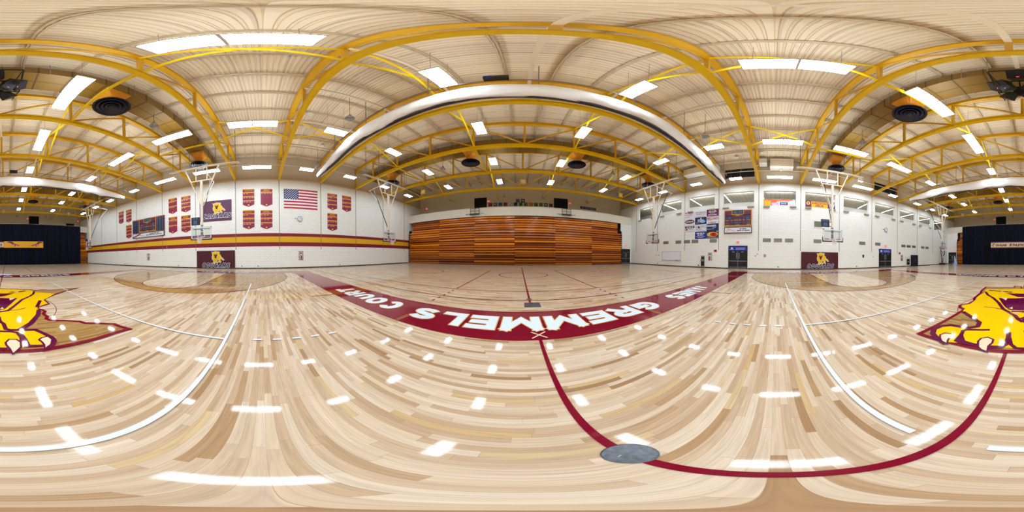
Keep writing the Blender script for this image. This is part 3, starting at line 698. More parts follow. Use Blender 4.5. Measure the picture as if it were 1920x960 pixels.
# ---------------------------------------------------------------- double doors
def door(name, o, R_, w, h, sign, label, inward):
    """Black steel double door with push bars; o = bottom centre on the wall face, inward = normal."""
    o, R_, n = Vector(o), Vector(R_), Vector(inward)
    def bx(mb, u0, u1, z0, z1, d0, d1):
        p = [o + R_ * u + n * d + Vector((0, 0, z)) for z in (z0, z1) for d in (d0, d1) for u in (u0, u1)]
        return mb.add(p, [(0, 2, 3, 1), (4, 5, 7, 6), (0, 1, 5, 4), (2, 6, 7, 3), (0, 4, 6, 2), (1, 3, 7, 5)])
    f = MB()
    bx(f, -w / 2, -w / 2 + .09, 0, h, 0, .05); bx(f, w / 2 - .09, w / 2, 0, h, 0, .05); bx(f, -w / 2, w / 2, h - .09, h, 0, .05); bx(f, -w / 2 + .09, w / 2 - .09, 2.2, h - .09, 0, .02)
    root = f.build(name, 'blackgl', origin=tuple(o)); struct(root, label)
    for s in (-1, 1):
        a, b = (-w / 2 + .09, -.015) if s < 0 else (.015, w / 2 - .09)
        lf = bx(MB(), a, b, .02, 2.2, 0, .04).build('door_leaf', 'blackgl', root)
        bx(MB(), a + .03, b - .03, .92, 1.0, .04, .11).build('push_bar', 'grey', lf)
        bx(MB(), a + .01, b - .01, .03, .28, .04, .046).build('kick_plate', 'silver', lf)
        c = (-.16 if s < 0 else .16)
        bx(MB(), c - .05, c + .05, 1.25, 2.0, .04, .048).build('vision_panel', 'adgrey', lf)
        bx(MB(), (a + b) / 2 - .15, (a + b) / 2 + .15, 2.06, 2.14, .04, .1).build('door_closer', 'grey', lf)
    bx(MB(), -.02, .02, .02, 2.2, .04, .06).build('center_post', 'grey', root)
    if sign:
        sg = bx(MB(), -w / 2 + .1, w / 2 - .1, 2.25, h - .1, .02, .035).build('header_sign', 'blue', root); sg['label'] = 'blue header sign with white lettering'
        U = Z_
        t = MB(); p = o + n * .04
        t.text('UNIVERSITY', p + R_ * (-w * .31) + Vector((0, 0, 2.40)), R_, U, w * .24, .09, .02); t.text('OF MINNESOTA', p + R_ * (w * .13) + Vector((0, 0, 2.58)), R_, U, w * .5, .09, .02); t.text('MORRIS', p + R_ * (w * .13) + Vector((0, 0, 2.42)), R_, U, w * .46, .09, .02)
        t.rect(-w * .36, -w * .26, 2.48, 2.66, p, R_, U)
        t.build('sign_lettering', 'adwhite', sg)
    return root

def doors():
    door('door_1', (XE, 4.55, 0), NY, 2.44, 2.87, True, 'black double doors under the small scoreboard', NX)
    door('door_2', (XE, -15.9, 0), NY, 2.44, 2.87, True, 'black double doors below the wall clock', NX)
    door('door_3', (18.5, YN, 0), X_, 2.0, 2.72, False, 'black double doors beside the open bleachers', NY)
    door('door_4', (18.35, YS, 0), NX, 2.1, 2.83, False, 'black double doors in the corner by the blue cloth', Y_)

# ---------------------------------------------------------------- bleachers
def bleachers(y, s, x0, x1, cuts, label, top):
    """Closed telescoping bleachers: rows of varnished boards, one section per bay. s=+1: they face south."""
    root = thing('bleachers', ((x0 + x1) / 2, y, 0), label, 'bleachers', None)
    cuts = [x0] + cuts + [x1]; pitch = .365; n = int((top - .06) / pitch)
    for i in range(len(cuts) - 1):
        a, b = cuts[i] + .012, cuts[i + 1] - .012
        mb = MB()
        for r in range(n):
            z = .05 + r * pitch; up = z > 5.35
            aa, bb = a, b
            if up and i == 0: aa = a + .55
            if up and i == len(cuts) - 2: bb = b - .65
            yy = y + s * (.10 * (1 if up else 0) + .012 * r); tl = random.uniform(-.004, .010)
            p = [(aa, yy, z), (bb, yy, z), (bb, yy + s * tl, z + .275), (aa, yy + s * tl, z + .275), (aa, yy + s * .35, z), (bb, yy + s * .35, z), (bb, yy + s * .35, z + .275), (aa, yy + s * .35, z + .275)]
            mb.add(p, [(0, 1, 2, 3), (4, 7, 6, 5), (0, 4, 5, 1), (3, 2, 6, 7), (0, 3, 7, 4), (1, 5, 6, 2)])
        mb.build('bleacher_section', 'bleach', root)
    mb = MB(); yb = y + s * .12
    mb.box(x0 + .6, x1 - .7, min(yb + s * .3, yb + s * .33), max(yb + s * .3, yb + s * .33), 0, top); mb.box(x0, x1, min(yb + s * .03, yb + s * .06), max(yb + s * .03, yb + s * .06), 0, 3.0)
    mb.build('added_dark_backing', 'dark', root)  # added dark sheets that stop light leaking through the row gaps
    for xe, d in ((x0, -1), (x1, 1)):
        mb = MB()
        for k in range(14):
            z = .1 + k * .38
            mb.box(min(xe, xe + d * .12), max(xe, xe + d * .12), min(y + s * .02, y + s * .9), max(y + s * .02, y + s * .9), z, z + .2)
        mb.box(min(xe, xe + d * .07), max(xe, xe + d * .07), min(y + s * .1, y + s * .8), max(y + s * .1, y + s * .8), 0, 5.9)
        mb.build('end_frame', 'black', root)
    return root
# ================================================================ roof structure
PX = [CX + 3.8745 * k for k in range(-5, 6)]
def trusses():
    y = TY[0]; r = thing('roof_truss', (CX, y, ZC), '', 'truss', 'yellow roof trusses')
    zb0, zb1 = ZC, ZC + .30; zt0, zt1 = ZT - .36, ZT
    def ibeam(z0, z1, wf, m, name):
        mb = MB(); tf = .04
        mb.box(XW + .02, XE - .02, y - wf / 2, y + wf / 2, z0, z0 + tf); mb.box(XW + .02, XE - .02, y - wf / 2, y + wf / 2, z1 - tf, z1); mb.box(XW + .02, XE - .02, y - .02, y + .02, z0 + tf, z1 - tf)
        return mb.build(name, m, r)
    ibeam(zb0, zb1, .27, 'yellow', 'bottom_chord'); ibeam(zt0, zt1, .30, 'yellowdk', 'top_chord')
    for i, x in enumerate(PX):
        xx = min(max(x, XW + .12), XE - .12)
        MB().box(xx - .08, xx + .08, y - .07, y + .07, zb1, zt0).build('vertical', 'yellowdk', r)
    for i in range(-5, 5):
        a, b = (PX[i + 5], PX[i + 6])
        if i >= 0: p, q = a, b
        else: p, q = b, a
        if i in (-5, 4): p, q = q, p; 
        lo, hi = (p, q) if i not in (-5, 4) else (q, p)
        if i == 4: lo, hi = PX[9], PX[10] - .15
        if i == -5: lo, hi = PX[1], PX[0] + .15
        MB().bar((lo, y, zb1), (hi, y, zt0), .10, .12).build('diagonal', 'yellowdk', r)
    n = len(TY)
    for k in range(n):
        nb = n - 1 - k
        lab = 'yellow steel roof truss, %s from the bare wooden bleachers' % ordw(nb) if nb else 'yellow steel roof truss nearest the bare wooden bleachers'
        if k == 0: lab = 'yellow steel roof truss nearest the blue cloth bleachers'; r['label'] = lab
        else: copy_tree(r, (CX, TY[k], ZC), lab)

def braces():
    ducty = (15.1, -6.0, -27.6)
    xs = [PX[2], PX[4], PX[6], PX[8]]
    xn = ['second from the flag wall', 'first on the flag side of mid hall', 'first on the openings side of mid hall', 'farthest from the flag wall']
    xp = None; n = len(TY)
    for b in range(n - 1):
        y0, y1 = TY[b], TY[b + 1]
        d = any(y0 < q < y1 for q in ducty); bay = n - 2 - b
        for j, x in enumerate(xs):
            where = 'line %s, %s bay from the bare bleachers' % (['one', 'two', 'three', 'four'][j], ordw(bay) if bay else 'first')
            where = '%s row from flag wall, %s bay from bare bleachers' % (['first', 'second', 'third', 'fourth'][j], ordw(bay) if bay else 'first')
            if d:
                tag(MB().bar((x, y0, ZC + .2), (x, y1, ZC + .2), .12, .12).build('bay_strut', 'yellow'), 'yellow strut between trusses, ' + where, 'brace', 'yellow braces between the trusses'); continue
            r = thing('sway_brace', (x, (y0 + y1) / 2, ZC), ('yellow strut between trusses, ' if d else 'yellow cross brace between trusses, ') + where, 'brace', 'yellow braces between the trusses')
            if True:
                MB().bar((x - .05, y0, ZC + .3), (x - .05, y1, ZT - .36), .10, .10).build('diagonal', 'yellow', r)
                MB().bar((x + .05, y0, ZT - .36), (x + .05, y1, ZC + .3), .10, .10).build('diagonal', 'yellow', r)
    for end, y0, y1 in (('bare', TY[-1], YNB), ('blue cloth', TY[0], YSB)):
        for j, x in enumerate(xs):
            o = MB().bar((x, y0, ZC + .1), (x, y1, ZC + .25), .12, .12).build('kicker_strut', 'yellow')
            tag(o, 'short ochre strut to the balcony wall over the %s bleachers, %s from flag wall' % (end, ['first', 'second', 'third', 'fourth'][j]), 'brace', 'struts to the balcony walls')

def joists():
    xs = [CX + 1.937 * (k + .5) for k in range(-10, 10)]
    r = thing('roof_joist', (xs[0], 0, ZT), '', 'joist', 'cream bar joists under the deck')
    x = xs[0]; y0, y1 = YSB, YNB
    mb = MB()
    for d in (-.05, .05): mb.box(x + d - .022, x + d + .022, y0, y1, ZT - .0, ZT + .035)
    mb.build('bottom_rib', 'joistshade', r)
    MB().box(x - .07, x + .07, y0, y1, ZD - .05, ZD - .005).build('top_bar', 'cream', r)
    mb = MB(); n = int((y1 - y0) / .62); st = (y1 - y0) / n
    for i in range(n):
        a = y0 + i * st
        mb.bar((x, a, ZT + .03), (x, a + st / 2, ZD - .05), .028, .028, (1, 0, 0)); mb.bar((x, a + st / 2, ZD - .05), (x, a + st, ZT + .03), .028, .028, (1, 0, 0))
    mb.build('web_lattice', 'joistshade', r)
    for i, xx in enumerate(xs):
        lab = 'long cream roof joist, number %s counted from the flag wall' % ['one', 'two', 'three', 'four', 'five', 'six', 'seven', 'eight', 'nine', 'ten', 'eleven', 'twelve', 'thirteen', 'fourteen', 'fifteen', 'sixteen', 'seventeen', 'eighteen', 'nineteen', 'twenty'][i]
        if i == 0: r['label'] = lab
        else: copy_tree(r, (xx, 0, ZT), lab)

# ---------------------------------------------------------------- ceiling lights
LX = [-15.75, -9.05, -2.33, 3.84, 11.1, 17.8]
def lights():
    def proto(units):
        L = 1.38; r = thing('ceiling_light', (0, 0, 11), '', 'light', 'fluorescent ceiling lights'); tot = units * L
        mb = MB(); w = .62; h = .10; t = .02
        mb.box(-w / 2 - t, -w / 2, -tot / 2 - t, tot / 2 + t, 11, 11 + h); mb.box(w / 2, w / 2 + t, -tot / 2 - t, tot / 2 + t, 11, 11 + h)
        mb.box(-w / 2, w / 2, -tot / 2 - t, -tot / 2, 11, 11 + h); mb.box(-w / 2, w / 2, tot / 2, tot / 2 + t, 11, 11 + h); mb.box(-w / 2, w / 2, -tot / 2, tot / 2, 11 + h * .45, 11 + h * .55)
        if units == 2: mb.box(-w / 2, w / 2, -.035, .035, 10.99, 11 + h)
        mb.build('housing', 'white', r)
        for u in range(units):
            y0 = -tot / 2 + u * L
            o = MB().add([(-w / 2, y0 + .02, 11.01), (-w / 2, y0 + L - .02, 11.01), (w / 2, y0 + L - .02, 11.01), (w / 2, y0 + .02, 11.01)], [(0, 1, 2, 3)]).build('lens', 'lens', r)
        MB().add([(-w / 2, -tot / 2, 11 + h - .01), (w / 2, -tot / 2, 11 + h - .01), (w / 2, tot / 2, 11 + h - .01), (-w / 2, tot / 2, 11 + h - .01)], [(0, 1, 2, 3)]).build('roof_fill_panel', 'rooffill', r)  # added glowing top sheet that lifts the deck brightness
        for sy in (-1, 1): MB().tube([(0, sy * tot * .4, 11.1), (0, sy * tot * .4, ZD)], .008, 5).build('hanger_cable', 'grey', r)
        return r
    p1, p2 = proto(1), proto(2)
    rows = [(19.62, 1), (14.6, 1), (9.42, 1), (4.44, 1), (-.48, 2), (-5.58, 2), (-10.66, 2), (-15.75, 1), (-21.3, 1), (-25.7, 1), (-30.9, 1)]
    used = set(); colw = ['nearest the flag wall', 'second from the flag wall', 'third from the flag wall', 'third from the openings wall', 'second from the openings wall', 'nearest the openings wall']
    for ri, (y, u) in enumerate(rows):
        for ci, x in enumerate(LX):
            lab = '%s ceiling light, %s, %s row from bare bleachers' % ('long bright' if u == 2 else 'short bright', colw[ci], ordw(ri) if ri else 'first')
            src = p1 if u == 1 else p2
            if u not in used: used.add(u); src.location = (x, y, 11.0); src['label'] = lab
            else: copy_tree(src, (x, y, 11.0), lab)

# ---------------------------------------------------------------- ducts and diffusers
DX = [-14.75, -4.6, 5.55, 15.3]
def ducts():
    names = {15.1: 'over the far court toward the bare bleachers', -6.0: 'beside the hanging loudspeakers', -27.6: 'beyond the rolled curtain near the blue cloth'}
    proto = None
    for y in (-6.0, 15.1, -27.6):
        r = thing('air_duct', (CX, y, 12.95), 'long mustard rectangular air duct %s' % names[y], 'duct', 'mustard air ducts')
        MB().box(XW + .45, XE - .45, y - .73, y + .73, 12.95, 13.95).build('trunk', 'duct', r)
        x = XW + 1.0; mb = MB(); k = 0
        while x < XE - .5:
            mb.box(x - .025, x + .025, y - .75, y + .75, 12.93, 13.97); x += 1.22 + (.25 if k % 3 == 2 else 0); k += 1
        mb.box(XW + .45, XE - .45, y - .012, y + .012, 12.935, 12.95)
        mb.build('seam', 'seam', r)
        mb = MB(); x = XW + 2
        while x < XE:
            for d in (-.78, .78): mb.box(x - .012, x + .012, y + d - .012, y + d + .012, 12.9, ZD)
            x += 3.87
        mb.build_each('hanger_rod', 'grey', r)
        for i, x in enumerate(DX):
            lab = 'round dark ceiling diffuser under the duct %s, %s from the flag wall' % ({15.1: 'near bare bleachers', -6.0: 'by the loudspeakers', -27.6: 'near blue cloth'}[y], ['first', 'second', 'third', 'fourth'][i])
            if proto is None:
                d = thing('air_diffuser', (x, y, 11.45), lab, 'vent', 'round air diffusers')
                mb = MB(); zs = [(.62, 12.95), (.62, 12.7), (.44, 12.35), (.44, 11.62)]
                # square drop tapering to a round neck
                n = 24; vs = []; fs = []
                for (rr, z), sq in zip([(.66, 12.925), (.64, 12.75), (.46, 12.3), (.45, 11.6)], (1, 1, .0, 0)):
                    for q in range(n):
                        t = 2 * math.pi * q / n; c, s = math.cos(t), math.sin(t); k = 1 / max(abs(c), abs(s)); m = 1 + (k - 1) * sq
                        vs.append((x + rr * c * m, y + rr * s * m, z))
                for a in range(3):
                    for q in range(n): fs.append((a * n + q, a * n + (q + 1) % n, (a + 1) * n + (q + 1) % n, (a + 1) * n + q))
                mb.add(vs, fs); mb.build('neck', 'neck', d)
                mb = MB(); mb.lathe([(.45, 11.62), (.9, 11.5), (.91, 11.47), (.9, 11.45), (.78, 11.50), (.76, 11.56)], x, y, 40); mb.build('outer_cone', 'navy', d, smooth=False)
                for r0 in (.72, .5, .3):
                    MB().lathe([(r0 - .16, 11.58), (r0, 11.455), (r0 - .02, 11.45), (r0 - .18, 11.56)], x, y, 36).build('ring', 'navyring', d)
                MB().lathe([(.0, 11.47), (.12, 11.46), (.14, 11.5), (0, 11.56)], x, y, 24).build('hub', 'navyring', d)
                proto = d
            else: copy_tree(proto, (x, y, 11.45), lab)

# ---------------------------------------------------------------- roll-up divider curtains
def dividers():
    for y, x0, x1, nm, far in ((5.45, -15.5, 16.9, 'toward the bare bleachers', 1), (-17.1, -15.2, 15.7, 'toward the blue cloth', -1)):
        s = far
        r = thing('divider_curtain', (CX, y, 9.25), 'white divider curtain rolled up under the roof %s' % nm, 'curtain', 'rolled divider curtains')
        n = 420; prof = 28; vs = []; fs = []
        rnd = random.Random(3 if s > 0 else 9)
        ph = [rnd.uniform(0, 6) for _ in range(6)]
        for i in range(n + 1):
            u = i / n; x = x0 + (x1 - x0) * u
            sag = .07 * math.sin(u * 9 * math.pi + ph[0]) + .04 * math.sin(u * 23 + ph[1])
            taper = min(1, u * 5 + .34, (1 - u) * 5 + .34)
            zc = 10.2 + .5 * sag; hh = (.54 + .05 * math.sin(u * 13 + ph[2])) * taper; ww = (.24 + .04 * math.sin(u * 17 + ph[3])) * taper
            for k in range(prof):
                t = 2 * math.pi * k / prof
                wr = 1 + .07 * math.sin(2 * t + u * 26 + ph[4]) + .05 * math.sin(3 * t - u * 61 + 2 * math.sin(u * 17)) + .035 * math.sin(6 * t + u * 130 + ph[5]) * math.sin(u * 37) + .02 * math.sin(9 * t - u * 210)
                vs.append((x, y + math.cos(t) * ww * wr, zc + math.sin(t) * hh * wr))
        for i in range(n):
            for k in range(prof):
                l = (k + 1) % prof; fs.append((i * prof + k, i * prof + l, (i + 1) * prof + l, (i + 1) * prof + k))
        fs.append(tuple(range(prof - 1, -1, -1))); fs.append(tuple(n * prof + k for k in range(prof)))
        MB().add(vs, fs).build('rolled_cloth', 'curtain', r, smooth=True)
        # dark mesh and straps showing under the roll, then the pale bottom hem
        for j, (dz, w, m, nm2) in enumerate(((-.50, .055, 'foldgrey', 'mesh_fold'), (-.53, .045, 'black', 'mesh_fold'), (-.53, .055, 'foldgrey', 'mesh_fold'), (-.50, .06, 'creamw', 'bottom_hem'))):
            pts = []
            for i in range(81):
                u = .012 + i / 80 * .976; sag = .07 * math.sin(u * 9 * math.pi + ph[0]) + .04 * math.sin(u * 23 + ph[1])
                tp = min(1, u * 5 + .34, (1 - u) * 5 + .34)
                pts.append((x0 + (x1 - x0) * u, y + s * (.02 + .075 * j), 10.2 + .5 * sag + dz * tp + .03 * math.sin(u * 31 + j)))
            MB().tube(pts, w, 8).build(nm2, m, r)
        MB().tube([(x0 - .3, y - s * .15, 11.3), (x1 + .3, y - s * .15, 11.3)], .04, 8).build('drive_pipe', 'grey', r)
        MB().tube([(x0 - .1, y + s * .1, 10.98), (x1 + .1, y + s * .1, 10.98)], .03, 8).build('batten_pipe', 'creamw', r)
        mb = MB()
        for i in range(1, 10):
            x = PX[i] + .21
            if not x0 < x < x1: continue
            mb.box(x - .018, x + .018, y - s * .15 - .018, y - s * .15 + .018, 10.8, 13.66)
        mb.build_each('hanger_bracket', 'grey', r)
        mt = MB().box(-1.15, -.35, y - s * .32 - .12, y - s * .32 + .12, 11.15, 11.48).build('drive_motor', 'black', r)
        MB().tube([(-1.1, y - s * .45, 11.3), (-.85, y - s * .45, 11.3)], .09, 12).build('motor_drum', 'bluelamp', mt)
        # cream cross beams carrying the curtain
        a, b = (TY[7], TY[8]) if s > 0 else (TY[3], TY[4])
        for i in range(1, 10):
            if s > 0 and i == 5: continue
            o = MB().box(PX[i] + .14, PX[i] + .28, a, b, 13.68, 13.84).build('curtain_beam', 'cream')
            tag(o, 'cream beam carrying the rolled curtain %s, %s from the flag wall' % (nm, ['first', 'second', 'third', 'fourth', 'fifth', 'sixth', 'seventh', 'eighth', 'ninth'][i - 1]), 'beam', 'cream curtain beams')
    o = MB().box(CX - .08, CX + .08, TY[4] - .2, TY[8], 13.68, 13.86).build('long_ceiling_beam', 'cream')
    tag(o, 'long cream beam overhead from rolled curtain to the hanging loudspeakers', 'beam', 'cream curtain beams')

# ---------------------------------------------------------------- loudspeakers
def speakers():
    cx, cy = .36, -5.7
    r = thing('speaker_cluster_frame', (cx, cy, 12.3), 'black steel frame holding the cluster of hanging loudspeakers', 'frame')
    mb = MB(); q = .92
    for a, b in (((-q, -q), (q, -q)), ((q, -q), (q, q)), ((q, q), (-q, q)), ((-q, q), (-q, -q)), ((-q, 0), (q, 0)), ((0, -q), (0, q))): mb.bar((cx + a[0], cy + a[1], 12.3), (cx + b[0], cy + b[1], 12.3), .06, .06)
    mb.build('top_frame', 'black', r)
    mb = MB()
    for sx in (-1, 1):
        for sy in (-1, 1): mb.bar((cx + sx * q, cy + sy * q, 12.3), (cx + sx * .6, cy + sy * .6, 10.7), .03, .03)
    mb.build_each('side_bar', 'black', r)
    mb = MB()
    for sx, sy in ((-q, q), (q, q)): mb.tube([(cx + sx, cy + sy, 12.3), (cx + sx, cy + sy, ZD)], .015, 6)
    mb.tube([(cx, cy, 12.3), (cx, cy, 12.92)], .05, 8); mb.build_each('hanger_rod', 'grey', r)
    def spk(name, ang, rad, z, w, h, d, tilt, lab):
        dr = Vector((math.cos(ang), math.sin(ang), 0)); R_ = Vector((-dr.y, dr.x, 0))
        f = (dr * math.cos(tilt) - Vector((0, 0, 1)) * math.sin(tilt)).normalized(); U = R_.cross(f) * -1
        if U.z < 0: U = -U
        c = Vector((cx, cy, z)) + dr * rad
        o = thing(name, tuple(c), lab, 'speaker', 'hanging loudspeakers')
        mb = MB(); ws = (w / 2, w / 2 * .62)
        vs = [c + f * (d / 2) + R_ * sx * ws[0] + U * su * h / 2 for su in (-1, 1) for sx in (-1, 1)] + [c - f * (d / 2) + R_ * sx * ws[1] + U * su * h / 2 * .8 for su in (-1, 1) for sx in (-1, 1)]
        mb.add(vs, [(0, 1, 3, 2), (4, 6, 7, 5), (0, 2, 6, 4), (1, 5, 7, 3), (0, 4, 5, 1), (2, 3, 7, 6)]); mb.build('cabinet', 'black', o)
        p = c + f * (d / 2 + .008)
        MB().rect(-w / 2 * .92, w / 2 * .92, -h / 2 * .92, h / 2 * .92, p, R_, U).build('grille', 'navy', o)
        MB().rect(-.05, .05, -h * .36, -h * .30, p + f * .006, R_, U).build('badge', 'redlamp' if z > 11.5 else 'grey', o)
    big = ['toward the flag wall', 'toward the blue cloth', 'toward the openings wall', 'toward the bare bleachers']
    for k, a in enumerate((math.pi, -math.pi / 2, 0, math.pi / 2)):
        spk('loudspeaker', a, .66, 11.85, .68, .60, .70, .75, 'large black loudspeaker in upper ring of the hanging cluster, facing %s' % big[k])
    cor = ['flag wall and bare bleachers', 'flag wall and blue cloth', 'openings wall and blue cloth', 'openings wall and bare bleachers']
    for k, a in enumerate((math.pi * .75, -math.pi * .75, -math.pi * .25, math.pi * .25)):
        spk('loudspeaker', a, .56, 10.95, .46, .72, .48, .6, 'small black loudspeaker low in the hanging cluster, facing the %s' % cor[k])

# ---------------------------------------------------------------- small roof items
def pendants():
    def proto(big, top=3.2):
        r = thing('dome_lamp', (0, 0, 0), '', 'lamp', 'small dome lamps'); s = 1.0 if big else .8
        mb = MB().lathe([(.05 * s, .50 * s), (.09 * s, .42 * s), (.11 * s, .30 * s), (.14 * s, .26 * s), (.05 * s, .5 * s)], 0, 0, 16); mb.build('lamp_cap', 'grey', r)
        MB().lathe([(.13 * s, .28 * s), (.28 * s, .04 * s), (.29 * s, 0), (.26 * s, .02 * s), (.12 * s, .25 * s)], 0, 0, 20).build('shade', 'clear', r)
        MB().tube([(0, 0, .5 * s), (0, 0, top)], .012, 6).build('cord', 'black', r)
        return r
    a = proto(True); e = proto(True, 1.76); b = proto(False); ua = ub = ue = False
    for x, y, z, lab in ((-7.4, -5.7, 11.15, 'under loudspeaker duct, flag side'), (9.75, -5.75, 11.15, 'under loudspeaker duct, openings side'), (-7.5, 4.5, 11.2, 'between rolled curtain and flag'), (9.75, 4.55, 11.2, 'between rolled curtain and ad banners'), (-7.5, 14.95, 11.15, 'under bare bleachers duct, flag side'), (9.6, 14.9, 11.15, 'under bare bleachers duct, openings side')):
        l = 'small glass dome lamp on a cord ' + lab
        if 'duct' in lab:
            if not ue: e.location = (x, y, z); e['label'] = l; ue = True
            else: copy_tree(e, (x, y, z), l)
        elif not ua: a.location = (x, y, z); a['label'] = l; ua = True
        else: copy_tree(a, (x, y, z), l)
    for nm, y, z, xs in (('bare', 25.8, 11.0, (-11.45, -2.37, 3.81, 11.35)), ('blue cloth', -36.6, 10.95, (-15.9, -9.1, -2.3, 4.0, 11.1))):
        for i, x in enumerate(xs):
            l = 'tiny dark dome lamp over the balcony behind %s bleachers, %s from the flag wall' % (nm, ['first', 'second', 'third', 'fourth', 'fifth'][i])
            if not ub: b.location = (x, y, z); b['label'] = l; ub = True
            else: copy_tree(b, (x, y, z), l)

def roof_extras():
    # letter signs
    for t, x, y, z in (('A', 15.9, 22.2, 12.1), ('B', .57, 22.2, 12.2), ('C', -14.75, 22.2, 12.28), ('D', 14.85, -33.5, 11.35), ('E', .55, -33.5, 11.3), ('F', -13.5, -33.5, 11.35)):
        s = 1 if y > 0 else -1; n = (0, -s, 0); R_ = X_ if s > 0 else NX
        r = thing('section_sign', (x, y, z - .35), 'hanging yellow square sign with a white letter %s' % t, 'sign', 'yellow section letter signs')
        MB().box(x - .40, x + .40, y - .02, y + .02, z - .40, z + .40).build('board', 'signyellow', r)
        p = (x, y - s * .028, z)
        MB().text(t, p, R_, Z_, .5, .54, .045).build('letter', 'adwhite', r)
        mb = MB()
        for d in (-.25, .25): mb.tube([(x + d, y, z + .40), (x + d, y, ZT)], .008, 5)
        mb.build_each('wire', 'grey', r)
    # air handling units by the openings wall
    r = thing('air_handler', (18.9, -.7, 12.9), 'cream boxy air handler high on the openings wall', 'air handler')
    MB().box(18.4, 19.45, -2.05, .65, 12.95, 14.2).build('cabinet', 'fascia', r)
    MB().box(18.35, 18.4, -2.0, -.75, 13.0, 13.75).build('panel', 'cream', r); MB().box(18.35, 18.4, -.65, .6, 13.0, 13.75).build('panel', 'cream', r)
    MB().tube([(18.9, -.65, 12.95), (18.9, -.65, 12.55)], .12, 12).build('drain_pipe', 'cream', r)
    o = MB().box(18.3, 19.4, 1.0, 1.9, 13.5, 14.2).build('duct_box', 'fascia'); tag(o, 'small cream duct box beside the air handler', 'duct')
    r = thing('duct_run', (18.9, 9.0, 13.0), 'cream rectangular duct run above the ad banners', 'duct')
    MB().box(18.3, 19.45, 6.9, 11.6, 13.1, 14.1).build('casing', 'fascia', r); MB().box(18.25, 18.3, 7.0, 9.2, 13.15, 14.0).build('panel', 'cream', r); MB().box(18.25, 18.3, 9.3, 11.5, 13.15, 14.0).build('panel', 'cream', r)
    for y0, y1, lab in ((2.6, 6.25, 'dark louver high above the small scoreboard'), (-18.15, -13.85, 'dark louver high above the wall clock')):
        r = thing('wall_louver', (XE - .03, (y0 + y1) / 2, 12.2), lab, 'louver', 'dark wall louvers')
        MB().box(XE - .03, XE - .001, y0, y1, 12.2, 13.55).build('backing', 'dark', r)
        mb = MB()
        for k in range(9): mb.box(XE - .07, XE - .03, y0, y1, 12.25 + k * .145, 12.29 + k * .145)
        mb.build('blade', 'black', r)
        mb = MB(); mb.box(XE - .09, XE - .001, y0 - .05, y0, 12.15, 13.6); mb.box(XE - .09, XE - .001, y1, y1 + .05, 12.15, 13.6); mb.build_each('frame_side', 'seam', r)
    # round paddle sensors / horn discs under the deck
    for x, y, lab in ((14.16, 3.85, 'larger pale dish under the deck beyond rolled curtain, toward mid hall'), (13.5, 3.4, 'smaller pale dish under the deck beside the larger dish'), (18.0, 4.4, 'pale dish under the deck close to the dark louver'), (17.3, 1.5, 'pale dish under the deck nearest the air handler'), (-12.2, 3.5, 'pale dish under the deck above the flag'), (-10.5, 3.2, 'pale dish under the deck farther from the flag wall'), (-15.2, 5.9, 'pale dish under the deck near the curtain end by the flag wall')):
        r = thing('ceiling_dish', (x, y, ZD - .35), lab, 'ceiling dish', 'pale dishes under the deck')
        MB().lathe([(.0, ZD - .36), (.2, ZD - .34), (.26, ZD - .28), (.22, ZD - .2), (.05, ZD - .16)], x, y, 20).build('dish', 'fascia', r); MB().tube([(x, y, ZD - .2), (x, y, ZD - .005)], .03, 8).build('stem', 'grey', r)
    # sprinkler pipes along the side walls and the balcony ends
    for x, z, lab in ((XW + .2, 13.2, 'cream sprinkler pipe running along the top of flag wall'), (XE - .2, 13.0, 'cream sprinkler pipe running along the top of openings wall')):
        r = thing('sprinkler_pipe', (x, 0, z), lab, 'pipe', 'cream sprinkler pipes')
        MB().tube([(x, YSB + .3, z), (x, YNB - .3, z)], .05, 8).build('main_pipe', 'cream', r)
        mb = MB()
        for k in range(12): mb.tube([(x, TY[k] + 2.2, z), (x, TY[k] + 2.2, ZD)], .015, 6)
        mb.build_each('hanger', 'grey', r)
    for y, z, lab in ((YNB - .35, 13.15, 'pale pipe across the balcony wall above the bare bleachers'), (YSB + .35, 12.6, 'pale pipe across the balcony wall above the blue cloth')):
        r = thing('sprinkler_pipe', (CX, y, z), lab, 'pipe', 'cream sprinkler pipes'); MB().tube([(XW + .3, y, z), (XE - .3, y, z)], .07, 8).build('main_pipe', 'adwhite', r)
        mb = MB()
        for k in range(10): mb.box(PX[k] + 1.5, PX[k] + 1.62, y - .08, y + .08, z - .16, z + .05)
        mb.build_each('clamp', 'black', r)
    # slim rails at the truss line
    for x, d, lab in ((XW + .12, 1, 'thin cream rail high on the flag wall'), (XE - .12, -1, 'thin cream rail high on the openings wall')):
        for a, b in ((TY[5], TY[6]),) : 
            o = MB().tube([(x, a - .3, 10.98), (x, b + .3, 10.98)], .035, 8).build('wall_rail', 'cream'); tag(o, lab + ' behind the main basket', 'rail')
        o = MB().tube([(x, TY[9] - .3 - 5.12, 10.98), (x, TY[9] + .3, 10.98)], .035, 8).build('wall_rail', 'cream'); tag(o, lab + ' near the bare bleachers side basket', 'rail')
    for x, y, z, lab in ((18.4, -10.6, 12.4, 'small cream box lamp below the roof near the openings wall'),):
        r = thing('floodlight', (x, y, z - .25), lab, 'light'); MB().box(x - .15, x + .15, y - .35, y + .35, z - .2, z + .25).build('case', 'fascia', r)
        for d in (-.17, .17): MB().disc((x - .16, y + d, z), .1, NY, Z_).build('lens', 'grey', r)
        MB().tube([(x, y, z + .25), (x, y, ZD)], .02, 6).build('rod', 'grey', r)
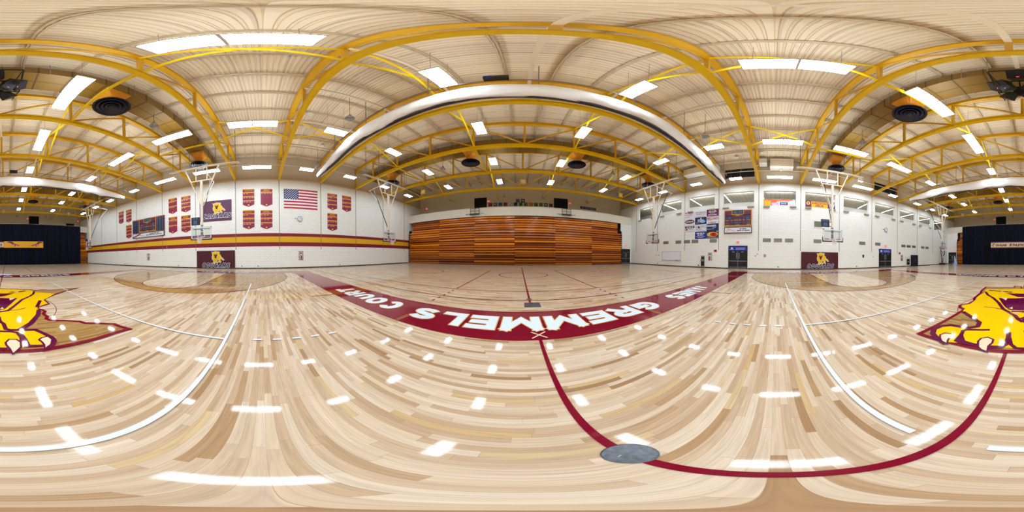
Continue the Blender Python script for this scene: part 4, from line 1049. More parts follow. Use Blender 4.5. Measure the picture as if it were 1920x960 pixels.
# ================================================================ basketball hoops
def hoop(xb, yc, s, label, clock):
    """Ceiling hung hoop. Board plane x = xb, facing s along X; frame folds back to the wall."""
    r = thing('basketball_hoop', (xb, yc, 2.9), label, 'basketball hoop', 'ceiling hung basketball hoops')
    xf = xb - s * .18; zt, zm = 9.92, 8.45
    mb = MB()
    for dx, dz in ((0, .12), (-s * .35, .22)): mb.tube([(xf + dx, yc - 3.2, zt + dz), (xf + dx, yc + 3.2, zt + dz)], .045, 8)
    mb.build('top_rail', 'creamw', r)
    mb = MB()
    for d in (-2.9, -1.2, 1.2, 2.9): mb.tube([(xf - s * .17, yc + d, zt + .2), (xf - s * .17, yc + d, 12.92 if min(abs(yc + d - q) for q in (15.1, -6.0, -27.6)) < .85 else ZT)], .03, 6)
    mb.build_each('hanger_post', 'grey', r)
    fr = MB()
    fr.bar((xf, yc - 1.56, zt), (xf, yc + 1.56, zt), .09); fr.bar((xf, yc - 1.02, zm), (xf, yc + 1.02, zm), .09)
    for e in (-1, 1):
        fr.bar((xf, yc + e * 1.54, zt), (xf, yc + e * 1.0, zm), .09); fr.bar((xf, yc + e * 1.0, zm), (xf, yc + e * .06, 6.05), .06)
        fr.bar((xf, yc + e * .5, zt), (xf, yc + e * .5, zm), .07)
    fr.build('hanging_frame', 'creamw', r)
    MB().box(xf - .09, xf + .09, yc - .09, yc + .09, 4.2, zm).build('mast', 'creamw', r)
    MB().bar((xf, yc, zt + .05), (xf - s * 3.5, yc, zt + .02), .08).build('rear_arm', 'creamw', r)
    mb = MB(); mb.tube([(xf - s * .1, yc, 4.45), (xf - s * 2.6, yc, zt)], .045, 8); mb.build('folding_brace', 'navy', r)
    MB().tube([(xf - s * .12, yc + .1, 6.0), (xf - s * 3.4, yc + .1, zt)], .03, 6).build('side_brace', 'creamw', r)
    # backboard
    w, z0, z1 = .915, 2.95, 4.02
    bd = MB().box(xb - .012, xb + .012, yc - w, yc + w, z0, z1).build('backboard', 'glass', r)
    o = (xb + s * .02, yc, 0); R_ = (0, s, 0)
    fmb = MB(); t = .085
    for a, b, c, d in ((-w, w, z0, z0 + t), (-w, w, z1 - t, z1), (-w, -w + t, z0, z1), (w - t, w, z0, z1)): fmb.box(xb - .03, xb + .03, yc + a, yc + b, c, d)
    fmb.build('board_frame', 'lilac' if not clock else 'adwhite', bd)
    tq = MB(); tq.ribbon([(-.3, z0 + .2), (-.3, z0 + .65), (.3, z0 + .65), (.3, z0 + .2)], .05, o, R_, Z_, True); tq.build('target_square', 'adwhite', bd)
    mb = MB().box(xb - .05, xb + .05, yc - w - .04, yc + w + .04, z0 - .06, z0 + .03)
    for e in (-1, 1): mb.box(xb - .05, xb + .05, min(yc + e * w, yc + e * (w + .05)), max(yc + e * w, yc + e * (w + .05)), z0 - .06, z0 + .36)
    mb.build('edge_padding', 'padmar', bd)
    mb = MB(); mb.box(xb - s * .12 - .03, xb - s * .12 + .03, yc - .75, yc + .75, z0 + .18, z0 + .24); mb.box(xb - s * .12 - .03, xb - s * .12 + .03, yc - .75, yc + .75, z1 - .2, z1 - .14)
    mb.box(xb - s * .18 - .05, xb - s * .18 + .05, yc - .1, yc + .1, z0 + .1, 4.25); mb.build('board_mount', 'grey', r)
    # rim and net
    rx = xb + s * .40; rz = 3.05; rr = .23
    rm = MB().tube([(rx + rr * math.cos(2 * math.pi * k / 28), yc + rr * math.sin(2 * math.pi * k / 28), rz) for k in range(28)], .014, 8, closed=True)
    rm.box(min(xb + s * .01, xb + s * .17), max(xb + s * .01, xb + s * .17), yc - .1, yc + .1, rz - .08, rz + .02)
    rim = rm.build('rim', 'rim', r)
    nt = MB(); nn = 12
    lev = [(rr, rz - .01), (.2, rz - .12), (.165, rz - .24), (.14, rz - .36), (.13, rz - .45)]
    for q in range(nn):
        for sg in (-1, 1):
            pts = []
            for i, (a, z) in enumerate(lev):
                t = 2 * math.pi * (q + sg * .5 * (i % 2)) / nn; pts.append((rx + a * math.cos(t), yc + a * math.sin(t), z))
            nt.tube(pts, .011, 5)
    nt.build('net', 'net', rim)
    if clock:
        cy = yc - s * 0.0 + (-.55 if s > 0 else .68); xx = xb - s * .12
        c = MB().box(xx - .08, xx + .08, cy - .37, cy + .37, 4.22, 4.90).build('shot_clock', 'navy', r)
        o = (xx + s * .085, cy, 0)
        mb = MB(); mb.text('88', (o[0], cy, 4.46), R_, Z_, .34, .34, .0); mb.text('88:88', (o[0], cy, 4.78), R_, Z_, .5, .13, .0)
        mb.build('clock_lettering', 'digitblue', c)
        MB().bar((xx, cy + .37 * s, 4.7), (xf, yc, 4.7), .04).build('clock_bracket', 'black', r); MB().bar((xx, cy + .37 * s, 4.3), (xf, yc, 4.3), .04).build('clock_bracket', 'black', r)
    return r

def hoops():
    hoop(-12.75, -5.03, 1, 'main basket with shot clock in front of the striped flag wall', True)
    hoop(13.45, -5.0, -1, 'main basket with shot clock in front of the wall of openings', True)
    hoop(-12.6, 12.45, 1, 'side basket without clock between flag wall and bare bleachers', False)
    hoop(13.25, 12.4, -1, 'side basket without clock in front of the whiteboard wall', False)
    hoop(-12.7, -22.9, 1, 'side basket without clock by flag wall and blue cloth', False)
    hoop(13.3, -22.35, -1, 'side basket without clock near the black wall cabinet', False)
    # portable stand in the far corner
    x, y = 18.9, -31.4
    r = thing('portable_basket_stand', (x, y, 0), 'black folded portable basket stand in the corner near the cloth', 'basketball hoop')
    MB().box(x - .55, x + .55, y - .45, y + .45, 0, .35).build('base', 'black', r)
    mb = MB()
    for e in (-1, 1):
        mb.tube([(x, y + e * .15, .3), (x, y + e * .25, 1.2), (x, y + e * .3, 1.9), (x - .1, y + e * .75, 2.4), (x - .1, y + e * .85, 3.0), (x - .1, y + e * .75, 3.35)], .09, 10)
    mb.build('arm', 'black', r)
    mb = MB(); mb.bar((x - .1, y - .6, 2.9), (x - .1, y + .6, 2.9), .1); mb.bar((x - .05, y - .4, 2.2), (x - .1, y + .5, 3.1), .07); mb.bar((x - .05, y + .4, 2.2), (x - .1, y - .5, 3.1), .07); mb.build('lattice', 'grey', r)
    MB().box(x - .35, x - .15, y - .25, y + .25, 1.5, 1.85).build('label_plate', 'adwhite', r)
    mb = MB(); mb.bar((x - .3, y + .35, .35), (x - .25, y + .3, 1.0), .12); mb.build('spring', 'rim', r)
    # folded baskets on the balcony front
    for x, lab in ((-6.6, 'small folded wall basket frame on balcony front, flag side'), (7.18, 'small folded wall basket frame on balcony front, openings side')):
        r = thing('folding_wall_basket', (x, YN - .05, 7.75), lab, 'basketball hoop', 'folded baskets on the balcony front'); y = YN - .12
        mb = MB()
        for u in (-.68, 0, .68): mb.bar((x + u, y, 7.8), (x + u, y, 8.78), .05)
        for z in (8.32, 8.76): mb.bar((x - .68, y, z), (x + .68, y, z), .04)
        mb.build('frame', 'seam', r)
        MB().box(x - .7, x + .7, y - .35, y + .05, 7.7, 7.82).build('folded_board', 'navy', r); MB().bar((x - 1.45, y, 7.85), (x + 1.45, y, 7.85), .07).build('mount_rail', 'greyp', r)

# ================================================================ things on the walls
def scrib(mb, u0, u1, v, h, o, R_, U, rnd):
    """Writing too small to read: little letter sized blocks in word groups."""
    u = u0
    while u < u1 - h * .3:
        n = rnd.randint(2, 7)
        for _ in range(n):
            w = h * rnd.uniform(.45, .75)
            if u + w > u1: break
            mb.rect(u, u + w * .8, v - h / 2 * rnd.uniform(.7, 1), v + h / 2, o, R_, U); u += w
        u += h * .5
    return mb

def banner(yc, zt, rnd, rows, label, title=2):
    w, hh = .68, 2.36; o = wface(yc, zt, .02); R_, U = Y_, Z_
    r = thing('championship_banner', wface(yc, zt - hh, .01), label, 'banner', 'maroon pennant banners on the flag wall')
    # softly rippled cloth
    mb = MB(); nx, nz = 12, 10; ph = rnd.uniform(0, 6); vs = []; fs = []
    for j in range(nz + 1):
        for i in range(nx + 1):
            u = -w + 2 * w * i / nx; edge = -2.08 - .28 * (1 - abs(u) / w); v = edge * j / nz
            d = .018 + .012 * math.sin(u * 7 + ph) * (j / nz)
            vs.append((XW + d, yc + u, zt + v))
    for j in range(nz):
        for i in range(nx): a = j * (nx + 1) + i; fs.append((a, a + nx + 1, a + nx + 2, a + 1))
    cl = mb.add(vs, fs).build('cloth', 'banner', r, smooth=True)
    o = wface(yc, zt, .04)
    MB().rect(-w, w, -.10, 0, o, R_, U).build('top_hem', 'bannergold', cl)
    mb = MB()
    for v in rows: mb.rect(-w, w, v - .055, v + .055, o, R_, U)
    mb.build('gold_bar', 'bannergold', cl)
    mb = MB()
    for k in range(title): scrib(mb, -.42 + .1 * (k == 0) * (title > 1), .42 - .1 * (k == 0) * (title > 1), -.2 - .11 * k if title > 1 else -.26, .075, o, R_, U, rnd)
    mb.build('title_lettering', 'bannergold', cl)
    mb = MB()
    ed = list(rows)
    for i, v in enumerate(ed):
        n = rnd.randint(1, 4)
        for k in range(n): scrib(mb, -w + .08 + k * .33, -w + .30 + k * .33, v - .16, .07, o, R_, U, rnd)
    mb.build('year_lettering', 'bannerwhite', cl)
    MB().disc((o[0], yc, zt - 2.14), .1, R_, U).build('emblem', 'bannergold', cl)

CAT = dict(
    body=[(350, 650), (358, 660), (372, 654), (397, 646), (422, 652), (440, 652), (446, 658), (438, 678), (455, 690), (466, 714), (480, 724), (494, 738), (499, 748), (484, 750), (472, 738), (456, 733), (452, 750), (462, 766), (458, 772), (430, 772), (438, 752), (428, 736), (418, 750), (412, 762), (424, 778), (418, 790), (396, 792), (385, 785), (372, 793), (360, 786), (374, 766), (368, 750), (356, 738), (352, 712), (360, 684)],
    face=[(372, 682), (396, 690), (422, 680), (416, 696), (408, 708), (408, 722), (396, 730), (384, 722), (386, 706), (378, 696)],
    brow=[(374, 672), (396, 682), (420, 670), (418, 676), (396, 688), (376, 678)],
    leg=[(372, 745), (396, 752), (420, 728), (424, 732), (398, 760), (374, 750)])
def cat(parent, o, R_, U, k, dy=0, words=True):
    f = lambda L, g=1.0: [((p[0] - 392) * k * g, -(p[1] - 738) * k * g + dy) for p in L]
    o = Vector(o); n = Vector(R_).cross(Vector(U))
    MB().ribbon(f(CAT['body']), 7 * k, o + n * .002, R_, U, True).build('emblem_edge', 'lilac', parent)
    MB().poly(f(CAT['body']), o + n * .004, R_, U).build('emblem_cat', 'catgold', parent)
    mb = MB(); mb.poly(f(CAT['face']), o + n * .006, R_, U); mb.poly(f(CAT['brow']), o + n * .006, R_, U); mb.ribbon(f(CAT['leg'][:3]), 3 * k, o + n * .006, R_, U); mb.build('emblem_face', 'padmar', parent)
    if words:
        v = -(808 - 738) * k + dy; w = 315 * k; h = 54 * k
        MB().block('COUGARS', o + n * .008 + Vector(U) * v, R_, U, w * 1.06, h, .22, .075, .3, .34).build('lettering_edge', 'lilac', parent)
        MB().block('COUGARS', o + n * .012 + Vector(U) * v, R_, U, w * 1.06, h, .22, 0, .3, .34).build('lettering', 'navy', parent)

def pad(yc, face, R_, label):
    o = face(yc, 1.13, .10); s = 1 if R_[1] > 0 else -1; x = o[0]
    r = thing('wall_pad', face(yc, .1, .05), label, 'wall pad', 'maroon wall pads')
    w = 2.42
    for k in range(8):
        a = -w + k * 2 * w / 8
        MB().box(min(x, x - s * .09), max(x, x - s * .09), yc + a + .006, yc + a + 2 * w / 8 - .006, .12, 2.17).build('pad_panel', 'padmar', r)
    cat(r, face(yc, 1.13, .104), R_, Z_, .01025)

def flag():
    y0, y1, z0, z1 = 2.53, 6.68, 7.21, 9.81; o = wface(0, 0, .03)
    r = thing('american_flag', wface((y0 + y1) / 2, z0, .02), 'large flat red white and blue flag on the striped block wall', 'flag')
    fl = MB().box(XW + .012, XW + .028, y0, y1, z0, z1).build('field', 'flagwhite', r)
    h = (z1 - z0) / 13; mb = MB()
    for k in range(0, 13, 2): mb.rect(y0, y1, z1 - (k + 1) * h, z1 - k * h, o, Y_, Z_)
    mb.build('red_stripe', 'flagred', fl)
    cw = (y1 - y0) * .42; cz = z1 - 7 * h
    cn = MB().rect(y0, y0 + cw, cz, z1, wface(0, 0, .034), Y_, Z_).build('canton', 'flagblue', fl)
    mb = MB()
    for j in range(9):
        n = 6 if j % 2 == 0 else 5
        for i in range(n):
            u = y0 + cw * ((i + .5) / 6 if n == 6 else (i + 1) / 6); v = z1 - (7 * h) * (j + .7) / 9.4
            mb.poly([(u + (.088 if k % 2 == 0 else .036) * math.sin(math.pi * k / 5), v + (.088 if k % 2 == 0 else .036) * math.cos(math.pi * k / 5)) for k in range(10)], wface(0, 0, .038), Y_, Z_)
    mb.build('star', 'flagwhite', cn)

def scoreboard(yc, w, z0, z1, face, R_, sides, label):
    x = face(0, 0, 0)[0]; s = 1 if R_[1] > 0 else -1; D = .16
    r = thing('scoreboard', face(yc, z0, 0), label, 'scoreboard', 'wall scoreboards')
    MB().box(min(x, x + s * D), max(x, x + s * D), yc - w / 2 - (1.45 if sides else 0), yc + w / 2 + (1.45 if sides else 0), z0, z1).build('case', 'sbmar', r)
    o = (x + s * (D + .006), yc, (z0 + z1) / 2); o2 = (x + s * (D + .012), yc, o[2]); o3 = (x + s * (D + .018), yc, o[2])
    hw, hh = w / 2, (z1 - z0) / 2; U = Z_; rnd = random.Random(5)
    MB().ribbon([(-hw + .04, -hh + .04), (hw - .04, -hh + .04), (hw - .04, hh - .04), (-hw + .04, hh - .04)], .07, o, R_, U, True).build('gold_border', 'adyellow', r)
    MB().ribbon([(-hw * .42, hh * .42), (hw * .42, hh * .42), (hw * .42, hh - .05), (-hw * .42, hh - .05)], .06, o, R_, U, True).build('clock_border', 'adyellow', r)
    wn = [(-.39, .39, .46, .94), (-.86, -.46, -.20, .20), (.46, .86, -.20, .20), (-.11, .11, -.14, .16), (-.36, -.22, -.16, .18), (.22, .34, -.16, .18), (-.86, -.66, -.78, -.40), (-.52, -.34, -.78, -.40), (-.26, .04, -.78, -.40), (.08, .26, -.78, -.40), (.36, .52, -.78, -.40), (.66, .88, -.78, -.40)]
    mb = MB()
    for a, b, c, d in wn: mb.rect(a * hw, b * hw, c * hh, d * hh, o2, R_, U)
    mb.rect(-.92 * hw, -.36 * hw, .26 * hh, .38 * hh, o2, R_, U); mb.rect(.34 * hw, .93 * hw, .28 * hh, .42 * hh, o2, R_, U)
    mb.build_each('digit_window', 'digit', r)
    mb = MB()
    for (a, b, c, d), t in zip(wn, ('88:88', '188', '188', '8', '1', ':', '88', '8', '88', '8', '8', '88')):
        cc = Vector(o3) + Vector(R_) * ((a + b) / 2 * hw) + Vector(U) * ((c + d) / 2 * hh); mb.text(t, cc, R_, U, None if len(t) < 2 else (b - a) * hw * .82, (d - c) * hh * .74)
    mb.build('digit_lettering', 'digitblue', r)
    mb = MB()
    for t, u, v, ww in (('PERIOD', 0, .29, .26), ('FOULS', -.76, -.30, .22), ('TOL', -.43, -.30, .16), ('PLAYER', -.11, -.28, .26), ('FOUL', .17, -.28, .17), ('TOL', .44, -.28, .16), ('FOULS', .77, -.27, .23), ('BONUS', -.76, -.88, .22), ('SCORE', 0, -.86, .26), ('BONUS', .77, -.82, .22)):
        c = Vector(o3) + Vector(R_) * (u * hw) + Vector(U) * (v * hh); mb.text(t, c, R_, U, ww * hw, .11, .03)
    mb.build('caption_lettering', 'adyellow', r)
    if sides:
        for e in (-1, 1):
            a, b = sorted((e * (hw + .06), e * (hw + 1.38)))
            pn = MB().rect(a, b, -hh + .08, hh - .22, o, R_, U).build('player_panel', 'digit', r)
            mb = MB(); g = MB()
            for j in range(8):
                for i in range(3): mb.text('88', Vector(o2) + Vector(R_) * (a + (i + .5) * (b - a) / 3) + Vector(U) * (hh - .40 - j * .22), R_, U, .22, .15)
            mb.build('panel_lettering', 'digitblue', pn)
            mb = MB()
            for i in range(3): scrib(mb, a + i * .44 + .08, a + i * .44 + .36, hh - .12, .08, o2, R_, U, rnd)
            mb.build('caption_lettering', 'adyellow', pn)

def ad_strip(yc, w, z0, z1, face, R_, label, river):
    x = face(0, 0, 0)[0]; s = 1 if R_[1] > 0 else -1; D = .2
    r = thing('sponsor_sign', face(yc, z0, 0), label, 'sign', 'sponsor panels below the scoreboards')
    MB().box(min(x + s * .004, x + s * D), max(x + s * .004, x + s * D), yc - w / 2, yc + w / 2, z0, z1).build('case', 'padmar', r)
    o = (x + s * (D + .006), yc, (z0 + z1) / 2); o2 = (x + s * (D + .012), yc, o[2]); hw, hh = w / 2, (z1 - z0) / 2; rnd = random.Random(8)
    f = MB().rect(-hw + .08, hw - .08, -hh + .07, hh - .07, o, R_, Z_).build('white_face', 'adwhite', r)
    mb = MB(); scrib(mb, hw * .15, hw * .72, hh * .35, .15, o2, R_, Z_, rnd); scrib(mb, -.05 * hw, hw * .88, -hh * .15, .15, o2, R_, Z_, rnd); mb.build('lettering', 'navy', f)
    mb = MB(); mb.ribbon([(-hw * .8, -hh * .5), (-hw * .72, hh * .3), (-hw * .6, hh * .5), (-hw * .66, 0), (-hw * .5, hh * .2), (-hw * .35, -hh * .1), (-hw * .2, -hh * .35)], .05, o2, R_, Z_); mb.build('swoosh', 'adred', f)
    if river:
        MB().ribbon([(-hw + .1, -hh * .7), (-hw * .85, -hh * .35), (-hw * .72, -hh * .25), (-hw * .62, hh * .2), (-hw * .5, hh * .35), (-hw * .42, hh * .75)], .16, o2, R_, Z_).build('brown_band', 'padmar', f)

def ads():
    cols = [(12.23, 10.57), (10.55, 8.82), (8.81, 7.12)]; rows = [7.87, 6.88, 5.87, 4.87, 3.87]; rnd = random.Random(4)
    def panel(c, r0, m, label):
        y1, y0 = cols[c]; o = eface((y0 + y1) / 2, (rows[r0] + rows[r0 + 1]) / 2, .035)
        r = thing('sponsor_banner', eface((y0 + y1) / 2, rows[r0 + 1], .02), label, 'banner', 'sponsor banners between door and whiteboard')
        MB().box(XE - .03, XE - .012, y0 + .005, y1 - .005, rows[r0 + 1] + .005, rows[r0] - .005).build('panel', m, r)
        return r, Vector(o), (y1 - y0) / 2
    def T(r, o, t, u, v, w, h, m, bold=.02, sh=0): MB().text(t, o + Vector(NY) * u + Vector(Z_) * v, NY, Z_, w, h, bold, sh).build('lettering', m, r)
    def S(r, o, L, m):
        mb = MB()
        for a, b, v, h in L: scrib(mb, a, b, v, h, o, NY, Z_, rnd)
        mb.build('small_lettering', m, r)
    r, o, w = panel(0, 0, 'adwhite', 'white sponsor banner with red top lettering, first column top'); T(r, o, 'StateFarm', .08, .3, 1.0, .17, 'adred', .02, .2); MB().poly([(-.72, .22), (-.5, .22), (-.5, .38), (-.6, .44), (-.72, .34)], o, NY, Z_).build('logo_mark', 'adred', r); S(r, o, [(-.7, .5, .02, .1), (-.7, 0, -.32, .08)], 'adgrey'); S(r, o, [(-.3, .4, -.16, .09)], 'adpink')
    r, o, w = panel(0, 1, 'adwhite', 'white sponsor banner with black oval logo, first column middle'); MB().disc(o + Vector((-.002, 0, 0)), .78, NY, Z_, 32, .3).build('oval_edge', 'adred', r); MB().disc(o + Vector((-.006, 0, 0)), .74, NY, Z_, 32, .26).build('oval', 'adblack', r); T(r, o + Vector((-.01, 0, 0)), 'SUPERIOR', 0, 0, 1.2, .22, 'adwhite', .03, .15)
    r, o, w = panel(0, 2, 'adwhite', 'white sponsor banner with black strip and orange half disc'); MB().rect(-.72, .76, .08, .38, o, NY, Z_).build('black_strip', 'adblack', r); S(r, o + Vector((-.005, 0, 0)), [(-.5, .7, .23, .17)], 'adwhite'); MB().poly([(-.72, -.2)] + [(-.5 + .22 * math.cos(math.pi * k / 12), -.2 + .22 * math.sin(math.pi * k / 12)) for k in range(12, -1, -1)], o, NY, Z_).build('half_disc', 'adred', r); S(r, o, [(-.1, .7, -.1, .06), (-.7, .7, -.4, .05)], 'adgrey')
    r, o, w = panel(1, 0, 'adwhite', 'white sponsor banner reading MORRIS in maroon'); T(r, o, 'MORRIS', 0, .16, 1.45, .28, 'admar', .0); S(r, o, [(-.7, .7, -.1, .09), (-.6, .6, -.38, .07)], 'adgrey')
    r, o, w = panel(1, 1, 'adnavy', 'blue sponsor banner with glowing oval, middle column'); MB().disc(o + Vector(NY) * .3 + Vector((-.002, 0, -.12)), .42, NY, Z_, 24, .2).build('pale_oval', 'adcyan', r); S(r, o + Vector((-.006, 0, 0)), [(-.45, .45, .12, .14), (-.45, .3, -.06, .14), (-.7, -.1, -.28, .08)], 'adwhite'); MB().rect(-.05, .12, .2, .4, o, NY, Z_).build('logo_mark', 'adwhite', r)
    r, o, w = panel(1, 2, 'adwhite', 'white sponsor banner reading SCMC in grey letters'); T(r, o, 'S', -.62, .14, .24, .34, 'adgrey', .0); T(r, o, 'MC', .42, .16, .72, .34, 'adgrey', 0); MB().disc(o + Vector(NY) * -.28 + Vector((0, 0, .12)), .16, NY, Z_, 20).build('round_mark', 'adblue', r); MB().rect(-.2, -.06, -.1, .2, o + Vector((-.004, 0, 0)), NY, Z_).build('round_mark', 'adorange', r); S(r, o, [(-.7, .2, -.2, .06), (-.7, .7, -.38, .06)], 'adgrey')
    r, o, w = panel(1, 3, 'adblue', 'plain royal blue sponsor banner with white lines, middle column bottom'); S(r, o, [(-.6, .6, .25, .17), (-.45, .5, .02, .15), (-.7, .7, -.2, .07), (-.4, .4, -.32, .06)], 'adwhite')
    r, o, w = panel(2, 0, 'adplum', 'plum sponsor banner with white lettering at the top'); S(r, o, [(-.5, .5, .3, .13), (-.55, .55, .12, .16), (-.35, .35, -.06, .07), (-.65, .65, -.3, .12)], 'adwhite')
    r, o, w = panel(2, 1, 'adwhite', 'white sponsor banner with arched brick red lettering'); T(r, o, 'PIZZA', -.4, .12, .75, .32, 'admar', .03); T(r, o, 'RANCH', .4, .16, .75, .3, 'admar', .03); MB().ribbon([(-.78, .34), (-.4, .38), (0, .42), (.4, .40), (.78, .34)], .05, o, NY, Z_).build('arch', 'admar', r); S(r, o, [(-.55, .55, -.34, .13)], 'adred')
    r, o, w = panel(2, 2, 'adnavy', 'dark blue sponsor banner reading BREMER'); T(r, o, 'BREMER', -.1, .2, 1.3, .26, 'adwhite', .03); T(r, o, 'BANK', .27, -.04, .5, .13, 'adcyan', .03); S(r, o, [(-.75, .3, -.25, .06)], 'adwhite'); MB().rect(-.78, -.66, .3, .42, o, NY, Z_).build('logo_mark', 'adcyan', r)
    r, o, w = panel(2, 3, 'adblack', 'black sponsor banner with yellow field and red oval'); MB().disc(o + Vector((-.002, 0, .05)), .78, NY, Z_, 28, .32).build('yellow_field', 'adyellow', r); MB().disc(o + Vector(NY) * .15 + Vector((-.006, 0, .02)), .48, NY, Z_, 28, .24).build('red_oval', 'adred', r); S(r, o + Vector((-.01, 0, 0)), [(-.05, .4, .1, .18), (0, .35, -.1, .09)], 'adblack'); S(r, o + Vector((-.01, 0, 0)), [(-.7, .75, -.36, .07)], 'adwhite')
    mb = MB(); mb.disc(o + Vector(NY) * -.5 + Vector((-.012, 0, .05)), .1, NY, Z_); mb.disc(o + Vector(NY) * -.62 + Vector((-.012, 0, -.12)), .1, NY, Z_); mb.rect(.55, .78, .34, .48, o + Vector((-.008, 0, 0)), NY, Z_); mb.build_each('pale_spot', 'adcyan', r)

def wall_bits():
    rnd = random.Random(21)
    R3, R2 = (-.48, -1.02, -1.58), (-.48, -1.25)
    for y, zt, rows, lab in (
        (-1.59, 9.76, R3, 'maroon pennant banner, upper one left of the flag and nearer the cougar banner'), (.51, 9.76, R2[:1], 'maroon pennant banner with one gold bar, upper one directly left of the flag'),
        (-1.59, 6.98, R3, 'maroon pennant banner, lower one nearer the cougar banner'), (.49, 6.96, R3, 'maroon pennant banner, lower one directly left of wall clock'),
        (8.69, 9.77, R3, 'maroon pennant banner, upper one just right of the flag'), (10.8, 9.77, R3, 'maroon pennant banner, alone at far right beyond the flag'), (8.68, 6.97, R3, 'maroon pennant banner, lower one right of the wall clock'),
        (-22.3, 9.85, R2, 'maroon pennant banner nearest the blue cloth'), (-20.3, 9.8, R3, 'maroon pennant banner above left part of the big scoreboard, upper'), (-20.32, 7.0, R3, 'maroon pennant banner beside the left end of the big scoreboard, lower'),
        (-11.6, 9.8, R2, 'maroon pennant banner, upper, just right of the big scoreboard'), (-9.6, 9.75, R3, 'maroon pennant banner, upper, left of the cougar banner'), (-11.6, 7.02, R2, 'maroon pennant banner, lower, just right of the big scoreboard'), (-9.62, 6.98, R3, 'maroon pennant banner, lower, left of the cougar banner')):
        banner(y, zt, rnd, rows, lab, rnd.choice((1, 2)))
    flag()
    # hanging cougar banner
    r = thing('cougar_banner', wface(-5.63, 5.8, .01), 'plum hanging banner with yellow cat above the main basket', 'banner')
    MB().box(XW + .008, XW + .02, -7.66, -3.6, 5.8, 8.5).build('vinyl', 'plum', r)
    cat(r, wface(-5.5, 7.05, .024), Y_, Z_, .0105, .18)
    mb = MB(); o = wface(-5.5, 6.22, .03); scrib(mb, -1.75, 1.6, 0, .12, o, Y_, Z_, rnd); mb.build('small_lettering', 'lilac', r)
    pad(-5.67, wface, Y_, 'maroon cougar wall pad under the main basket on flag wall')
    pad(-5.65, eface, NY, 'maroon cougar wall pad under the main basket on openings wall')
    scoreboard(-16.1, 3.4, 5.35, 7.5, wface, Y_, True, 'wide maroon scoreboard with player panels on the flag wall')
    scoreboard(4.57, 3.5, 5.35, 7.45, eface, NY, False, 'compact maroon scoreboard above the black double doors')
    ad_strip(-16.1, 6.3, 4.5, 5.22, wface, Y_, 'long white sponsor strip under the wide scoreboard', True)
    ad_strip(4.56, 3.5, 4.45, 5.2, eface, NY, 'short white sponsor strip under the compact scoreboard', False)
    ads()
    # clocks
    for face, R_, y, z, lab in ((wface, Y_, 4.43, 5.95, 'round white wall clock under the flag'), (eface, NY, -16.03, 5.92, 'round white wall clock above the black double doors')):
        s = 1 if R_[1] > 0 else -1; x = face(0, 0, 0)[0]
        r = thing('wall_clock', face(y, z - .32, .02), lab, 'clock', 'wall clocks'); n = Vector((s, 0, 0))
        mb = MB(); c = Vector((x, y, z)); mb.tube([c + n * .01, c + n * .09], .33, 28); mb.build('case', 'grey', r)
        MB().disc(c + n * .095, .28, R_, Z_, 28).build('dial', 'adwhite', r)
        MB().ribbon([(0, 0), (.1, .12)], .03, c + n * .1, R_, Z_).build('hour_hand', 'black', r); MB().ribbon([(0, 0), (.2, -.1)], .02, c + n * .103, R_, Z_).build('minute_hand', 'black', r); mb = MB()
        for k in range(12): mb.ribbon([(.22 * math.sin(k * math.pi / 6), .22 * math.cos(k * math.pi / 6)), (.26 * math.sin(k * math.pi / 6), .26 * math.cos(k * math.pi / 6))], .015, c + n * .1, R_, Z_)
        mb.build('dial_marking', 'black', r)
        o = MB().tube([Vector((x, y - s * .52, z)), Vector((x + s * .05, y - s * .52, z))], .08, 12).build('wall_sensor', 'grey'); tag(o, 'small grey round sensor beside the ' + ('flag wall clock' if s > 0 else 'clock above the doors'), 'sensor')
    # fire extinguisher cabinets
    for face, R_, y, lab in ((wface, Y_, 4.54, 'red framed extinguisher cabinet below the flag'), (wface, Y_, -16.0, 'red framed extinguisher cabinet below the wide scoreboard'), (eface, NY, 8.27, 'red framed extinguisher cabinet below the sponsor banners'), (eface, NY, -19.53, 'red framed extinguisher cabinet near the black cabinet')):
        s = 1 if R_[1] > 0 else -1; x = face(0, 0, 0)[0]; z0, z1 = .97, 1.98
        r = thing('extinguisher_cabinet', face(y, z0, 0), lab, 'extinguisher cabinet', 'extinguisher cabinets'); o = face(y, 1.475, .05)
        MB().box(min(x, x + s * .03), max(x, x + s * .03), y - .25, y + .25, z0, z1).build('back_box', 'photowhite', r)
        MB().ribbon([(-.23, -.48), (.23, -.48), (.23, .48), (-.23, .48)], .06, o, R_, Z_, True).build('red_frame', 'admar', r)
        mb = MB(); mb.tube([(x + s * .06, y - s * 0 + .03, 1.08), (x + s * .06, y + .03, 1.42), (x + s * .06, y + .03, 1.5)], [.07, .07, .03], 12); mb.build('extinguisher_body', 'red', r)
        MB().rect(-.14, .12, .24, .36, face(y, 1.475, .036), R_, Z_).build('notice', 'navy', r); MB().tube([(x + s * .06, y + .03, 1.5), (x + s * .08, y - .06, 1.56)], .02, 6).build('hose', 'navy', r)
    # white board
    r = thing('whiteboard', eface(14.57, .82, 0), 'wide whiteboard with aluminium frame on the openings wall', 'whiteboard')
    MB().box(XE - .03, XE, 12.86, 16.28, .85, 2.22).build('surface', 'whitebd', r)
    MB().ribbon([(-1.71, -.69), (1.71, -.69), (1.71, .69), (-1.71, .69)], .05, eface(14.57, 1.53, .035), NY, Z_, True).build('frame', 'greyp', r)
    MB().box(XE - .12, XE - .001, 12.86, 16.28, .80, .84).build('tray', 'greyp', r)
    for y, l in ((13.45, 'nearer the sponsor banners'), (13.75, 'farther from the sponsor banners')): tag(MB().box(XE - .11, XE - .04, y - .08, y + .08, .84, .90).build('board_eraser', 'black'), 'black eraser on the whiteboard tray, ' + l, 'eraser', 'erasers on the whiteboard tray')
